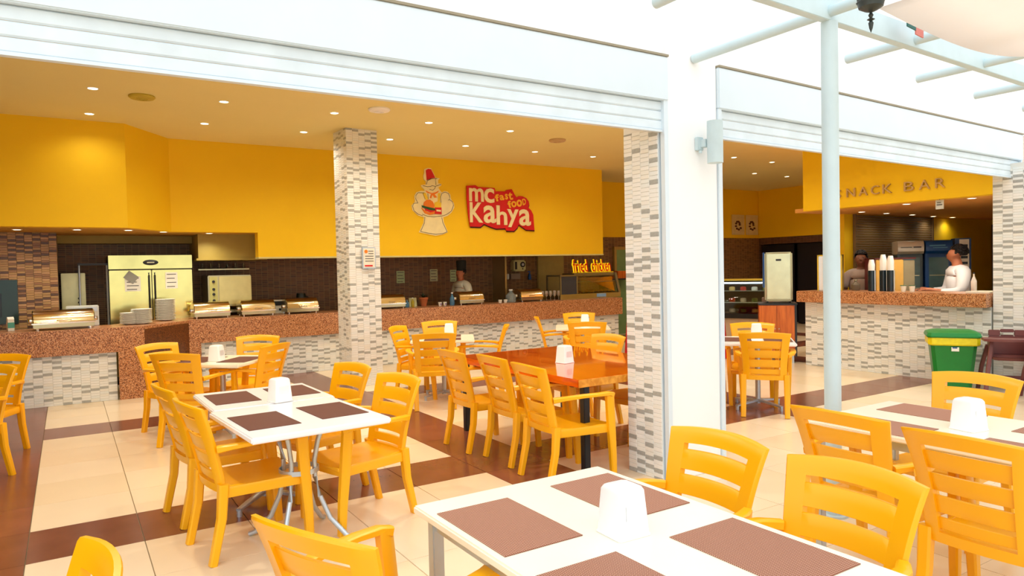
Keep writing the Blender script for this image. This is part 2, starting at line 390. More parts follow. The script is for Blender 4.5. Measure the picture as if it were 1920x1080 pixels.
# snack bar booth: sign bulkhead, low ceiling, back wall
sb = MB().box((9.75, 4.20, 2.4), (9.95, 6.86, CH)).build('wall_snack_sign', PAINT_Y, smooth=False); tag(sb, kind='structure')
sc = box('ceiling_snack', (9.95, 4.0, 2.4), (16.2, 7.15, 2.46), mat('snack_ceiling', (232, 168, 84), .7), smooth=False); tag(sc, kind='structure')
s2 = MB().box((11.05, 7.0, 0), (16.2, 7.15, 2.4)).build('wall_snack_back', PAINT_Y, smooth=False); tag(s2, kind='structure')
wf2 = MB().box((10.25, 3.95, 0), (16.35, 4.1, CH)).build('wall_front_right', WHITE, smooth=False); tag(wf2, kind='structure')

# front facade above the openings
wf = MB().box((-5.65, 3.80, 3.13), (4.28, 4.25, 4.3)).build('wall_front', WHITE, smooth=False); tag(wf, kind='structure')
A2 = math.atan2(.245, 5.7)
wf3 = MB().box((0, 0.05, 3.13), (6.6, .48, 4.3)).build('wall_front_end', WHITE, smooth=False, loc=(4.28, 3.75, 0), rz=A2); tag(wf3, kind='structure')

def shutter(name, loc, rz, x0, x1, label):
    t = empty(name, loc, rz, label, 'roller shutter', 'rolled-up white roller shutters of the front')
    MB().box((x0, 0, 2.80), (x1, .22, 3.115)).build('shutter_box', BOXW, t, .006)
    MB().box((x0, -.008, 3.115), (x1, .24, 3.13)).build('shadow_gap', mat('gap_shade', (150, 140, 118), .6), t)  # brown strip painting the thin shadow gap along the box top
    for k in range(3):
        z = 2.59+.07*k; zt = z+.0685
        pr = [(0, .005), (.012, 0), (.022, .008), (.022, .06), (.012, .0685), (0, .064)]
        rs = [[(x, .06-d, z+h) for d, h in pr] for x in (x0+.01, x1-.04)]
        MB().rings(rs).build('slat', SLATW, t)
    MB().box((x0+.01, .03, 2.575), (x1-.04, .07, 2.592)).build('bottom_bar', BOXW, t)
    MB().box((x1-.04, .01, 0), (x1, .05, 2.80)).box((x1-.04, .07, 0), (x1, .085, 2.80)).box((x1-.008, .05, 0), (x1, .07, 2.8)).build('guide_rail', BOXW, t)
    MB().box((x0, .01, 0), (x0+.04, .05, 2.80)).box((x0, .07, 0), (x0+.04, .085, 2.80)).build('guide_rail', BOXW, t)
    return t
shutter('roller_shutter', (0, 3.73, 0), 0, -5.4, 3.745, 'long white roller shutter rolled up over the wide left opening')
shutter('roller_shutter', (4.28, 3.73, 0), A2, 0, 5.75, 'white roller shutter rolled up over the opening to the snack bar')

# ---------------------------------------------------------------- columns and pillars
pl = empty('tiled_pillar', (3.745, 3.755, 0), 0, 'white painted front pillar with a mosaic side, carrying a wall lamp', 'pillar')
MB().box((0, 0, 0), (.53, .42, 3.6)).build('pillar_body', WHITE, pl, .004, smooth=False)
MB().box((-.045, .05, 0), (0, .42, 3.6)).build('grout_bed', GROUT, pl, smooth=False)
mosaic(pl, (-.045, .42, 0), -math.pi/2, .37, 2.62, T_W, 300, tw=.09, th=.030, pdark=.22)
pr_ = empty('tiled_pillar', (9.75, 3.86, 0), 0, 'mosaic covered pillar at the right end of the snack bar counter', 'pillar')
MB().box((0, -.1, 0), (.5, .34, 2.75)).build('pillar_body', GROUT, pr_, smooth=False)
mosaic(pr_, (0, .34, 0), -math.pi/2, .44, 2.7, T_W, 290, pdark=.2)
mosaic(pr_, (0, -.1, 0), 0, .5, 2.7, T_W, 0, pdark=.2)
cl = empty('tiled_column', (3.32, 9.45, 0), R(3), 'free standing mosaic column in the middle of the room, menu frame on it', 'column')
MB().box((0, 0, 0), (.46, .46, CH)).build('column_body', GROUT, cl, smooth=False)
mosaic(cl, (0, 0, 0), 0, .46, CH, T_W, 200, tw=.09, pdark=.2)
mosaic(cl, (0, .46, 0), -math.pi/2, .46, CH, T_W, 0, tw=.09, pdark=.2)
mosaic(cl, (.46, 0, 0), math.pi/2, .46, CH, T_W, 0, tw=.09, pdark=.2)

# ---------------------------------------------------------------- serving counter
ct = empty('serving_counter', (0, 10.5, 0), 0, 'long serving counter with speckled granite edge and pale mosaic front', 'counter')
# worktop (plan polygon) and apron
def pslab(pts, z0, z1): 
    n = len(pts); m = MB(); m.add([(x, y, z0) for x, y in pts]+[(x, y, z1) for x, y in pts], [tuple(range(n-1, -1, -1)), tuple(range(n, 2*n))]+[(k, (k+1) % n, n+(k+1) % n, n+k) for k in range(n)]); return m
pslab([(-4.5, 0), (.85, 0), (1.50, .8), (9.9, .8), (9.9, 1.5), (1.2, 1.5), (.5, .72), (-4.5, .72)], .91, .95).build('worktop', GRANITE, ct, smooth=False)
MB().box((-4.5, 0, .63), (.85, .03, .91)).box((.54, 0, 0), (.85, .03, .63)).build('apron', GRANITE, ct, smooth=False)
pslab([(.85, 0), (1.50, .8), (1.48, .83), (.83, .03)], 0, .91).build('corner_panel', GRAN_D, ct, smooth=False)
MB().box((1.50, .8, .60), (9.9, .83, .91)).box((1.50, .8, 0), (1.66, .83, .6)).build('apron', GRANITE, ct, smooth=False)
MB().box((-4.5, .05, 0), (.52, .6, .91)).build('base', GROUT, ct, smooth=False)
MB().box((1.62, .88, 0), (9.85, 1.4, .91)).build('base', GROUT, ct, smooth=False)
mosaic(ct, (-1.1, .05, 0), 0, 1.62, .63, T_W, 0, pdark=.24)
mosaic(ct, (1.62, .88, 0), 0, 8.23, .60, T_W, 0, pdark=.24)

# ---------------------------------------------------------------- snack bar counter
sk = empty('snack_counter', (9.75, 6.84, 0), 0, 'snack bar counter with granite top and white mosaic front, green bin before it', 'counter')
MB().box((-.14, -2.62, .99), (.55, .06, 1.16)).build('worktop', GRANITE, sk, .004, smooth=False)
MB().box((0, -2.62, 0), (.4, 0, .99)).build('base', GROUT, sk, smooth=False)
mosaic(sk, (0, 0, 0), -math.pi/2, 2.62, .99, T_W, 300, pdark=.22)
mosaic(sk, (0.4, 0, 0), math.pi, .4, .99, T_W, 0, pdark=.22)
inner = MB().box((10.45, 5.65, 0), (10.95, 6.1, .9)).box((10.35, 5.6, .9), (11.05, 6.15, .94)).build('prep_counter', GRANITE); tag(inner, 'lower granite work ledge inside the snack bar', 'counter')
inner.location.x = -.05

# ================================================================ CHAIRS
def make_chair():
    t = empty('dining_chair', (0, 0, 0), 0, 'x', 'chair')
    def S(u, z, th=0):
        k = (z-.40)/.48
        hw = .214+.044*k*k
        y = -.225-.065*k-.055*k*k-.05*(1-u*u)*(.45+.55*k)
        return Vector((u*hw, y+th, z+.018*(1-u*u)*max(0, k)*(1 if z > .8 else .6)))
    def patch(u0, u1, z0, z1, nu, nz, th):
        rs = []
        for i in range(nu+1):
            u = u0+(u1-u0)*i/nu
            fr = [S(u, z0+(z1-z0)*j/nz, .013) for j in range(nz+1)]; bk = [S(u, z1-(z1-z0)*j/nz, .013-th) for j in range(nz+1)]
            rs.append(fr+bk)
        return rs
    us = [-1, -.96, -.69]+[-.69+1.38*i/8 for i in range(1, 8)]+[.69, .96, 1]
    zs = [.385, .432]+[.432+.384*i/7 for i in range(1, 7)]+[.816, .84, .872, .88]
    NU, NZ = len(us), len(zs); vs = []; fs = []
    for sd in (0, 1):
        for z in zs:
            for u in us:
                rim = abs(u) > .97 or z > .875
                vs.append(S(u*(.985 if (rim and sd == 0) else 1), z, (.013 if not rim else .006) if sd == 0 else (-.017 if not rim else -.010)))
    solid = lambda i, j: 0 <= i < NU-1 and 0 <= j < NZ-1 and not (2 <= i <= 9 and 1 <= j <= 7)
    ix = lambda sd, i, j: sd*NU*NZ+j*NU+i
    for i in range(NU-1):
        for j in range(NZ-1):
            if not solid(i, j): continue
            fs.append((ix(0, i, j), ix(0, i, j+1), ix(0, i+1, j+1), ix(0, i+1, j))); fs.append((ix(1, i, j), ix(1, i+1, j), ix(1, i+1, j+1), ix(1, i, j+1)))
            if not solid(i-1, j): fs.append((ix(0, i, j), ix(1, i, j), ix(1, i, j+1), ix(0, i, j+1)))
            if not solid(i+1, j): fs.append((ix(0, i+1, j), ix(0, i+1, j+1), ix(1, i+1, j+1), ix(1, i+1, j)))
            if not solid(i, j-1): fs.append((ix(0, i, j), ix(0, i+1, j), ix(1, i+1, j), ix(1, i, j)))
            if not solid(i, j+1): fs.append((ix(0, i, j+1), ix(1, i, j+1), ix(1, i+1, j+1), ix(0, i+1, j+1)))
    MB().add(vs, fs).build('back_frame', YEL, t)
    for z0, z1 in ((.715, .794), (.617, .694), (.519, .596), (.446, .497)):
        MB().rings(patch(-.70, .70, z0, z1, 10, 2, .016)).build('slat', YEL, t, .002, 1)
    st = MB()
    g = []
    for i in range(9):
        y = -.24+.50*i/8; hw = .205+.03*i/8; row = []
        dz = -.012*math.sin(math.pi*i/8)+(-.012*((i-6)/2 if i > 6 else 0))
        top = [(-hw+2*hw*j/8, y, .428+dz-.010*math.sin(math.pi*j/8)) for j in range(9)]
        bot = [(hw-2*hw*j/8, y, .403+dz) for j in range(9)]
        g.append(top+bot)
    st.rings(g)
    st.build('seat', YEL, t, .004, 1)
    ap = MB()
    ap.bar([(-.225, .235, .385), (0, .25, .38), (.225, .235, .385)], .022, .055)
    for s in (-1, 1): ap.bar([(s*.212, -.235, .39), (s*.236, .225, .385)], .02, .06)
    ap.build('seat_rail', YEL, t)
    for s in (-1, 1):
        MB().bar([(s*.212, -.235, .44), (s*.213, -.25, .25), (s*.215, -.305, 0)], [.058, .054, .050], [.054, .048, .042], side=(1, 0, 0)).build('leg', YEL, t)
    for s in (-1, 1):
        MB().bar([(s*.262, .205, .655), (s*.252, .222, .42), (s*.243, .24, .2), (s*.238, .25, 0)], [.044, .050, .048, .042], [.066, .062, .054, .046], side=(1, 0, 0)).build('leg', YEL, t)
    for s in (-1, 1):
        MB().bar([(s*.222, -.262, .640), (s*.262, -.19, .652), (s*.286, -.05, .660), (s*.287, .09, .658), (s*.272, .19, .655), (s*.255, .235, .640)],
                 [.040, .050, .056, .056, .056, .048], [.040, .030, .026, .026, .030, .040], side=(1, 0, 0)).build('armrest', YEL, t)
    return t
chair = make_chair(); cu = []
def put_chair(tx, ty, deg, label, group):
    """tx,ty: where the top of the backrest is; deg: compass direction the chair faces, from +X"""
    a = R(deg); place(chair, cu, (tx+.375*math.cos(a), ty+.375*math.sin(a), 0), a-math.pi/2, label, group)
GR1 = 'yellow armchairs inside the room'; GR2 = 'yellow armchairs on the terrace'
put_chair(.53, 4.34, 8, 'yellow armchair at the near left of the white table pair, facing right', 'yellow armchairs around the white table pair')
put_chair(.48, 5.07, 7, 'yellow armchair behind the near left one, mostly hidden, at the white table pair', 'yellow armchairs around the white table pair')
put_chair(1.93, 4.50, 191, 'yellow armchair at the near right of the white table pair, facing left', 'yellow armchairs around the white table pair')
put_chair(1.88, 5.28, 192, 'yellow armchair at the far right of the white table pair, between table and column', 'yellow armchairs around the white table pair')
put_chair(.77, 8.32, -58, 'leftmost yellow armchair of the square table by the dark granite corner', GR1)
put_chair(.80, 7.12, 49, 'yellow armchair seen from behind, in front of the leftmost one at the square table', GR1)
put_chair(1.87, 8.5, 238, 'yellow armchair against the counter, behind the square table on the left', GR1)
put_chair(1.80, 7.33, 132, 'yellow armchair on the right of the left square table, its back turned to us', GR1)
put_chair(2.84, 5.58, 0, 'farthest of three yellow armchairs in a row along the orange wooden table', 'yellow armchairs in a row at the wooden table')
put_chair(2.91, 4.99, -2, 'middle of three yellow armchairs in a row along the orange wooden table', 'yellow armchairs in a row at the wooden table')
put_chair(2.85, 4.36, -4, 'nearest of three yellow armchairs in a row, by the black table leg', 'yellow armchairs in a row at the wooden table')
put_chair(4.80, 5.68, 182, 'yellow armchair across the wooden table, its back rising above the tabletop', 'yellow armchairs in a row at the wooden table')
put_chair(4.82, 4.95, 180, 'yellow armchair across the wooden table, half hidden by the front pillar', 'yellow armchairs in a row at the wooden table')
put_chair(3.58, 8.5, -48, 'yellow armchair just right of the mosaic column, turned to the right', GR1)
put_chair(4.42, 8.93, 250, 'yellow armchair on the counter side of the table behind the column', GR1)
put_chair(3.5, 7.2, 68, 'yellow armchair seen squarely from behind, right of the mosaic column', GR1)
put_chair(4.72, 7.6, 148, 'yellow armchair seen edge-on, on the right of the table behind the column', GR1)
put_chair(5.78, 8.5, -34, 'yellow armchair seen edge-on with its arms pointing right, near the counter', GR1)
put_chair(6.8, 8.8, 236, 'yellow armchair behind the small table beside the red cloth', GR1)
put_chair(5.7, 7.2, 54, 'yellow armchair in front of the small table beside the red cloth', GR1)
put_chair(6.95, 5.6, 219, 'yellow armchair behind the white table seen through the right opening', GR1)
put_chair(6.02, 4.7, 38, 'yellow armchair seen squarely from behind through the right opening', GR1)
put_chair(5.86, 5.92, -50, 'yellow armchair left of the table in the right opening, cut off by the pillar', GR1)
put_chair(2.30, 2.02, 180, 'yellow armchair at the cream table, beside the base of the white pillar', GR2)
put_chair(2.30, 1.42, 180, 'large yellow armchair nearest us on the right side of the placemat table', GR2)
put_chair(3.06, 2.0, 0, 'yellow armchair with its back to us, at the left end of the right terrace table', GR2)
put_chair(3.01, 1.41, 0, 'large yellow armchair with its back to us, cut by the right picture edge', GR2)
put_chair(4.72, 2.12, 180, 'yellow armchair in front of the green bin, behind the right terrace table', GR2)
put_chair(.53, 1.95, 24, 'yellow armchair at the bottom edge, left of the cream table, back to us', GR2)
put_chair(.06, 2.04, 184, 'yellow armchair showing only a back corner at the bottom left', GR2)
put_chair(-.52, 7.27, 222, 'yellow armchair at the left edge, nearer of the two, turned away left', GR1)
put_chair(-.52, 8.25, 240, 'yellow armchair at the left edge, behind the nearer one', GR1)

# ================================================================ TABLES
def top_slab(w_, d_, z, th, m, parent, name='tabletop', bev=.008):
    return MB().box((-w_/2, -d_/2, z-th), (w_/2, d_/2, z)).build(name, m, parent, bev, 2)
# near one of the pair: curved tube base with rings
t = empty('dining_table', (1.15, 4.27, 0), R(4), 'white table nearest in the pair, on curved silver tube legs', 'table')
top_slab(.80, .90, .75, .035, TOPW, t)
for a in (45, 135, 225, 315):
    c, s = math.cos(R(a)), math.sin(R(a))
    MB().tube([(c*r, s*r, z) for r, z in ((.17, .715), (.125, .60), (.10, .48), (.10, .38), (.13, .26), (.19, .13), (.29, .03), (.335, .012))], .015, 10).build('leg', SILV, t)
for z in (.42,):
    MB().rings([[(r*math.cos(2*math.pi*k/28), r*math.sin(2*math.pi*k/28), z+h) for r, h in ((.118, -.014), (.118, .014), (.112, .014), (.112, -.014))] for k in range(28)], closed=True).build('ring', SILV, t)
def cross_table(name, loc, rz, w_, d_, mt, label, mats_=None):
    t = empty(name, loc, rz, label, 'table')
    top_slab(w_, d_, .75, .032, mt, t)
    MB().cyl((0, 0, .04), (0, 0, .72), .028).box((-.2, -.03, .70), (.2, .03, .718)).box((-.03, -.2, .70), (.03, .2, .718)).build('pedestal', SILV, t)
    for k in range(4):
        a = R(45+90*k); c, s = math.cos(a), math.sin(a)
        MB().bar([(c*.02, s*.02, .075), (c*.20, s*.20, .06), (c*.33, s*.33, .045)], [.05, .045, .035], [.03, .025, .02]).cyl((c*.32, s*.32, 0), (c*.32, s*.32, .04), .018, n=10).build('foot', SILV, t)
    return t
cross_table('dining_table', (1.14, 5.12, 0), R(1), .79, .74, TOPW, 'white table at the back of the pushed-together pair')
cross_table('dining_table', (1.30, 7.55, 0), R(50), .76, .76, TOPC, 'square white table with dark mats, before the dark granite corner')
cross_table('dining_table', (4.0, 7.98, 0), R(62), .78, .78, TOPC, 'square white table just right of the mosaic column')
cross_table('dining_table', (6.28, 8.05, 0), R(54), .76, .76, TOPC, 'small square white table beside the red cloth')
cross_table('dining_table', (6.50, 5.17, 0), R(41), .76, .76, TOPW, 'square white table seen through the right opening')
t = empty('dining_table', (-1.25, 7.9, 0), R(30), 'white table out past the left edge of the picture', 'table'); top_slab(.76, .76, .75, .032, TOPW, t); MB().cyl((0, 0, 0), (0, 0, .72), .028).build('pedestal', SILV, t)
MB().box((-.25, -.25, 0), (.25, .25, .02)).build('foot', SILV, t)
def leg_table(loc, rz, w_, d_, label):
    t = empty('terrace_table', loc, rz, label, 'table')
    top_slab(w_, d_, .75, .03, TOPC, t, bev=.006)
    ap = MB()
    x, y = w_/2-.06, d_/2-.06
    ap.box((-x, -y-.012, .67), (x, -y+.012, .72)).box((-x, y-.012, .67), (x, y+.012, .72)).box((-x-.012, -y, .67), (-x+.012, y, .72)).box((x-.012, -y, .67), (x+.012, y, .72)).build('apron', SILV, t)
    for sx in (-1, 1):
        for sy in (-1, 1): MB().box((sx*x-.022, sy*y-.022, 0), (sx*x+.022, sy*y+.022, .72)).build('leg', SILV, t, .004)
    return t
leg_table((1.465, 1.67, 0), 0, .86, 1.34, 'cream terrace table in the foreground with four woven mats')
leg_table((3.78, 1.70, 0), 0, .84, 1.36, 'cream terrace table at the right edge, before the grey post')
# wooden table
t = empty('wooden_table', (3.93, 5.205, 0), 0, 'long glossy orange wooden table on black square legs', 'table')
MB().box((-.69, -.99, .69), (.69, .99, .75)).build('tabletop', WOOD, t, .004)
MB().box((-.69, -1.0, .69), (.69, -.99, .7495)).build('end_board', WOODE, t, .002)
MB().box((-.69, .99, .69), (.69, 1.0, .7495)).build('end_board', WOODE, t, .002)
MB().box((-.60, -.80, .66), (.60, -.76, .694)).box((-.60, .76, .66), (.60, .80, .694)).box((-.40, -.80, .66), (-.36, .80, .694)).box((.36, -.80, .66), (.40, .80, .694)).build('apron', BLACK, t)
for sx in (-1, 1):
    for sy in (-1, 1): MB().box((sx*.60-.028, sy*.95-.028, 0), (sx*.60+.028, sy*.95+.028, .69)).build('leg', BLACK, t, .004)

# ---------------------------------------------------------------- placemats and napkin dispensers
pm = MB().box((-.145, -.225, 0), (.145, .225, .003)).build('placemat', WEAVE); tag(pm, 'x', 'placemat'); pu = []
def put_mat(x, y, deg, label, group, dark=False):
    o = place(pm, pu, (x, y, .7505), R(deg), label, group)
    if dark:
        o.data = pmd
pmd = pm.data.copy(); pmd.materials.clear(); pmd.materials.append(WEAVED)
G1 = 'woven mats on the foreground terrace table'
put_mat(1.21, 1.98, 0, 'brown woven placemat at the far left of the foreground table', G1)
put_mat(1.71, 2.0, 0, 'brown woven placemat at the far right of the foreground table, behind the dispenser', G1)
put_mat(1.21, 1.37, 0, 'brown woven placemat cut by the bottom edge, left of foreground table', G1)
put_mat(1.71, 1.36, 0, 'brown woven placemat before the large near yellow armchair', G1)
G2 = 'woven mats on the right terrace table'
put_mat(3.52, 2.05, 0, 'brown woven placemat partly behind the chair back on the right terrace table', G2)
put_mat(4.03, 2.05, 0, 'brown woven placemat at the far corner of the right terrace table', G2)
put_mat(3.52, 1.37, 0, 'brown woven placemat near the two chair backs on the right terrace table', G2)
put_mat(4.03, 1.37, 0, 'brown woven placemat at the right picture edge beyond the dispenser', G2)
G3 = 'dark mats on the white table pair'
put_mat(.94, 4.22, 4, 'dark brown placemat on the near white table, left side', G3, True)
put_mat(1.36, 4.27, 4, 'dark brown placemat on the near white table, right side', G3, True)
put_mat(.94, 5.14, 1, 'dark brown placemat on the rear white table, left side', G3, True)
put_mat(1.35, 5.16, 1, 'dark brown placemat on the rear white table, right side', G3, True)
G4 = 'dark mats on the small inner tables'
def two_mats(cx, cy, deg, l1, l2):
    a = R(deg); c, s = math.cos(a), math.sin(a)
    put_mat(cx-.21*c, cy-.21*s, deg, l1, G4, True); put_mat(cx+.21*c, cy+.21*s, deg, l2, G4, True)
two_mats(1.30, 7.55, 140, 'dark placemat on the right half of the left square table', 'dark placemat on the left half of the left square table')
two_mats(4.0, 7.98, 62, 'dark placemat on the near half of the table right of the column', 'dark placemat on the far half of the table right of the column')
two_mats(6.50, 5.17, 131, 'dark placemat on the right half of the table in the right opening', 'dark placemat on the left half of the table in the right opening')

def make_dispenser():
    t = empty('napkin_dispenser', (0, 0, 0), 0, 'x', 'napkin dispenser', 'white napkin dispensers on the tables')
    def rr(w_, z, c):
        h = w_/2; return [(h, -h+c, z), (h, h-c, z), (h-c, h, z), (-h+c, h, z), (-h, h-c, z), (-h, -h+c, z), (-h+c, -h, z), (h-c, -h, z)]
    b = MB(); b.rings([rr(.130, 0, .008), rr(.130, .006, .008), rr(.124, .007, .008), rr(.104, .142, .008), rr(.096, .152, .012), rr(.08, .156, .012)])
    b.build('body', DISPW, t, .001, 1)
    for q in (1, -1):
        y = q*.0565
        MB().box((-.034, min(y, y+q*.0035), .052), (.034, max(y, y+q*.0035), .106)).build('napkin_slot', mat('slot_white', (243, 244, 243), .6), t, .004).rotation_euler.x = 0  # slot kept almost the same white as the body
    return t
ds = make_dispenser(); du = []
for x, y, d, l in ((1.475, 1.70, -2, 'white napkin dispenser in the middle of the foreground table'),
                   (3.78, 1.74, -8, 'white napkin dispenser on the right terrace table'),
                   (1.18, 4.80, 15, 'white napkin dispenser on the white table pair'),
                   (1.24, 7.50, 50, 'white napkin dispenser on the left square table'),
                   (3.75, 5.07, 10, 'white napkin dispenser reflected in the glossy wooden tabletop'),
                   (4.2, 8.2, 62, 'white napkin dispenser on the table behind the column, hidden by a chair'),
                   (6.45, 8.2, 54, 'white napkin dispenser on the small table beside the red cloth'),
                   (6.75, 5.38, 41, 'white napkin dispenser on the table in the right opening')):
    place(ds, du, (x, y, .7505), R(d), l)

# ================================================================ LOGO on the yellow bulkhead
LY = 11.3
def ax(K, V):  # linear fit from sketch units to the wall
    return K
def A_(u, v):   # chef figure: sketch grid 810 x 1080 wide
    return (4.985+u*.001283, LY, 3.535-v*.001300)
def B_(u, v):   # lettering: sketch grid 1440 x 1080
    return (6.06+u*.001262, LY, 3.285-v*.000985-u*.000015)
CREAM = mat('logo_cream', (246, 232, 178), .6); LRED = mat('logo_red', (214, 6, 14), .5); LORG = mat('logo_orange', (240, 128, 10), .5); LGOLD = mat('logo_gold', (252, 186, 40), .5)
LGRN = mat('logo_green', (20, 84, 30), .5); LINE = mat('logo_line', (70, 48, 20), .6); LYEL = mat('logo_yellow', (246, 208, 40), .5); LDR = mat('logo_dark_red', (70, 4, 10), .5)
def flat(name, pts, d0, d1, m, parent, F):
    P = [F(*p) for p in pts]
    return MB().poly(P, (0, -d0, 0), (0, -d1, 0)).build(name, m, parent, smooth=False)
lg = empty('chef_sign', (0, 0, 0), 0, 'flat cut-out chef with red fez holding a burger, on the yellow wall', 'wall sign')
lg.location = (5.5, LY, 2.7)
def AL(u, v): p = A_(u, v); return (p[0]-5.5, 0, p[2]-2.7)
flat('plate', [(300,115),(350,96),(402,98),(428,140),(468,222),(532,228),(505,252),(505,296),(555,302),(550,328),(505,352),(525,385),(540,402),(560,418),(600,398),(650,405),(688,440),(698,502),(742,560),(748,620),(700,692),(640,737),(570,760),(578,830),(637,962),(560,992),(450,1012),(340,992),(198,967),(268,840),(280,765),(190,742),(108,670),(98,610),(148,560),(143,480),(173,430),(240,410),(298,408),(288,385),(248,350),(246,332),(318,320),(318,280),(288,250),(282,210),(298,160)], 0, .02, CREAM, lg, AL)
flat('fez', [(320,130),(355,108),(400,112),(460,225),(400,232),(330,262)], .02, .026, LRED, lg, AL)
flat('scarf', [(305,400),(350,418),(400,435),(460,420),(515,395),(492,425),(445,450),(482,490),(440,495),(412,458),(392,505),(370,500),(390,446),(330,430)], .02, .025, LORG, lg, AL)
flat('strap', [(270,440),(310,435),(342,500),(335,530),(300,524)], .02, .024, LYEL, lg, AL)
flat('strap', [(495,430),(535,430),(525,548),(490,548)], .02, .024, LYEL, lg, AL)
flat('burger_bun', [(268,606),(280,560),(320,528),(370,525),(410,550),(432,590),(432,645),(350,635)], .02, .034, LORG, lg, AL)
flat('lettuce', [(243,605),(300,618),(440,642),(442,668),(370,668),(300,645),(250,628)], .02, .038, LGRN, lg, AL)
flat('patty', [(285,642),(375,664),(440,670),(430,690),(370,695),(300,672)], .02, .034, LRED, lg, AL)
flat('burger_base', [(238,638),(300,678),(350,702),(442,678),(432,715),(360,730),(288,710)], .02, .036, LORG, lg, AL)
flat('fries', [(438,562),(480,545),(542,560),(538,628),(440,628)], .02, .03, LYEL, lg, AL)
flat('carton', [(445,628),(541,626),(541,718),(440,715)], .02, .036, LRED, lg, AL)
for i, ln in enumerate([[(290,435),(200,435),(165,470),(160,520),(190,575)], [(190,575),(130,580),(110,620),(130,680),(190,725),(260,745)], [(540,560),(535,480),(560,430),(610,412),(660,430),(680,480),(675,515),(650,520)],
        [(675,515),(720,540),(735,590),(700,670),(620,720),(540,745)], [(250,722),(330,750),(430,755),(540,742)], [(290,760),(280,840),(220,957)], [(220,957),(330,977),(450,992),(560,982),(625,957)], [(548,760),(560,830),(625,957)],
        [(270,338),(340,350),(390,343),(410,332),(460,340),(500,325),(545,310)], [(370,385),(420,395),(450,370),(460,345)], [(325,320),(340,270),(400,240),(465,232),(470,320)], [(330,262),(400,236),(490,232)], [(342,440),(348,520)], [(268,440),(302,524)]]):
    MB().tube([Vector(AL(*p))+Vector((0, -.021, 0)) for p in ln], .0045, 5).build('outline', LINE, lg)
flat('carton_print', [(462, 655), (530, 660), (530, 685), (462, 680)], .036, .039, CREAM, lg, AL)

ls = empty('logo_sign', (6.9, LY, 2.7), 0, 'red cut-out lettering sign reading mc Kahya fast food', 'wall sign')
def BL(u, v): p = B_(u, v); return (p[0]-6.9, 0, p[2]-2.7)
plate = [(110,155),(250,135),(300,165),(575,165),(590,225),(760,215),(790,185),(875,165),(920,260),(960,320),(1000,290),(1060,290),(1130,320),(1175,380),(1185,440),(1165,500),(1220,560),(1255,640),(1270,940),(1120,935),(1020,860),(985,840),(960,900),(900,965),(770,965),(750,920),(590,930),(500,900),(385,850),(320,905),(150,905),(120,640),(105,400)]
flat('shadow_plate', [(u+14, v+22) for u, v in plate], 0, .02, LDR, ls, BL)
flat('plate', plate, .02, .045, LRED, ls, BL)
def fit_letter(ch, x0, x1, y0, y1, m, rot=0, off=.02, F=BL, parent=ls, d=.045, th=.012):
    cu_ = bpy.data.curves.new('letter', 'FONT'); cu_.body = ch; cu_.size = 1; cu_.offset = off; cu_.extrude = .5; cu_.resolution_u = 3
    tobj = bpy.data.objects.new('letter', cu_); COL.objects.link(tobj)
    me = bpy.data.meshes.new_from_object(tobj.evaluated_get(bpy.context.evaluated_depsgraph_get())); bpy.data.objects.remove(tobj)
    me.transform(Matrix.Rotation(R(rot), 4, 'Z'))
    xs = [v.co.x for v in me.vertices]; ys = [v.co.y for v in me.vertices]
    ax0, ax1, ay0, ay1 = min(xs), max(xs), min(ys), max(ys)
    for v in me.vertices:
        u = x0+(v.co.x-ax0)/(ax1-ax0)*(x1-x0); w_ = y1-(v.co.y-ay0)/(ay1-ay0)*(y1-y0)
        p = Vector(F(u, w_)); v.co = p+Vector((0, -d-(v.co.z+.5)*th, 0))
    me.materials.clear(); me.materials.append(m); o = bpy.data.objects.new('letter', me); COL.objects.link(o); o.parent = parent; return o
for a in (('m',140,382,190,438),('c',388,562,180,452),('K',145,362,455,828),('a',372,588,500,832),('h',594,778,490,858),('y',782,982,552,896),('a',990,1202,542,862)):
    fit_letter(*a, CREAM)
for a, r in ((('f',570,640,280,416),8),(('a',650,736,290,392),8),(('s',745,800,262,372),8),(('t',805,890,230,372),8),(('f',785,852,392,532),14),(('o',856,946,394,512),14),(('o',950,1046,360,496),14),(('D',1048,1116,338,470),14)):
    fit_letter(*a, LGOLD, r, .03)

# SNACK BAR steel letters
ss = empty('snack_bar_sign', (9.75, 5.5, 2.6), 0, 'steel capital letters SNACK BAR on the yellow bulkhead', 'sign lettering')
LSTEEL = mat('letter_steel', (205, 172, 120), .4, .3)
def SF(u, v): return (0, 0, 0)
for ch, y0, y1 in (('S', 6.34, 6.21), ('N', 6.12, 5.99), ('A', 5.93, 5.80), ('C', 5.75, 5.63), ('K', 5.58, 5.45), ('B', 5.28, 5.15), ('A', 5.08, 4.94), ('R', 4.87, 4.75)):
    cu_ = bpy.data.curves.new('letter', 'FONT'); cu_.body = ch; cu_.size = 1; cu_.extrude = .5; cu_.resolution_u = 3; cu_.offset = -.005
    tobj = bpy.data.objects.new('letter', cu_); COL.objects.link(tobj)
    me = bpy.data.meshes.new_from_object(tobj.evaluated_get(bpy.context.evaluated_depsgraph_get())); bpy.data.objects.remove(tobj)
    xs = [v.co.x for v in me.vertices]; ys = [v.co.y for v in me.vertices]
    for v in me.vertices:
        fx = (v.co.x-min(xs))/(max(xs)-min(xs)); fy = (v.co.y-min(ys))/(max(ys)-min(ys))
        v.co = Vector((-.035+(.5-v.co.z)*.03, y0+(y1-y0)*fx-5.5, .0+.125*fy-.055))
    me.materials.clear(); me.materials.append(LSTEEL); o = bpy.data.objects.new('letter', me); COL.objects.link(o); o.parent = ss

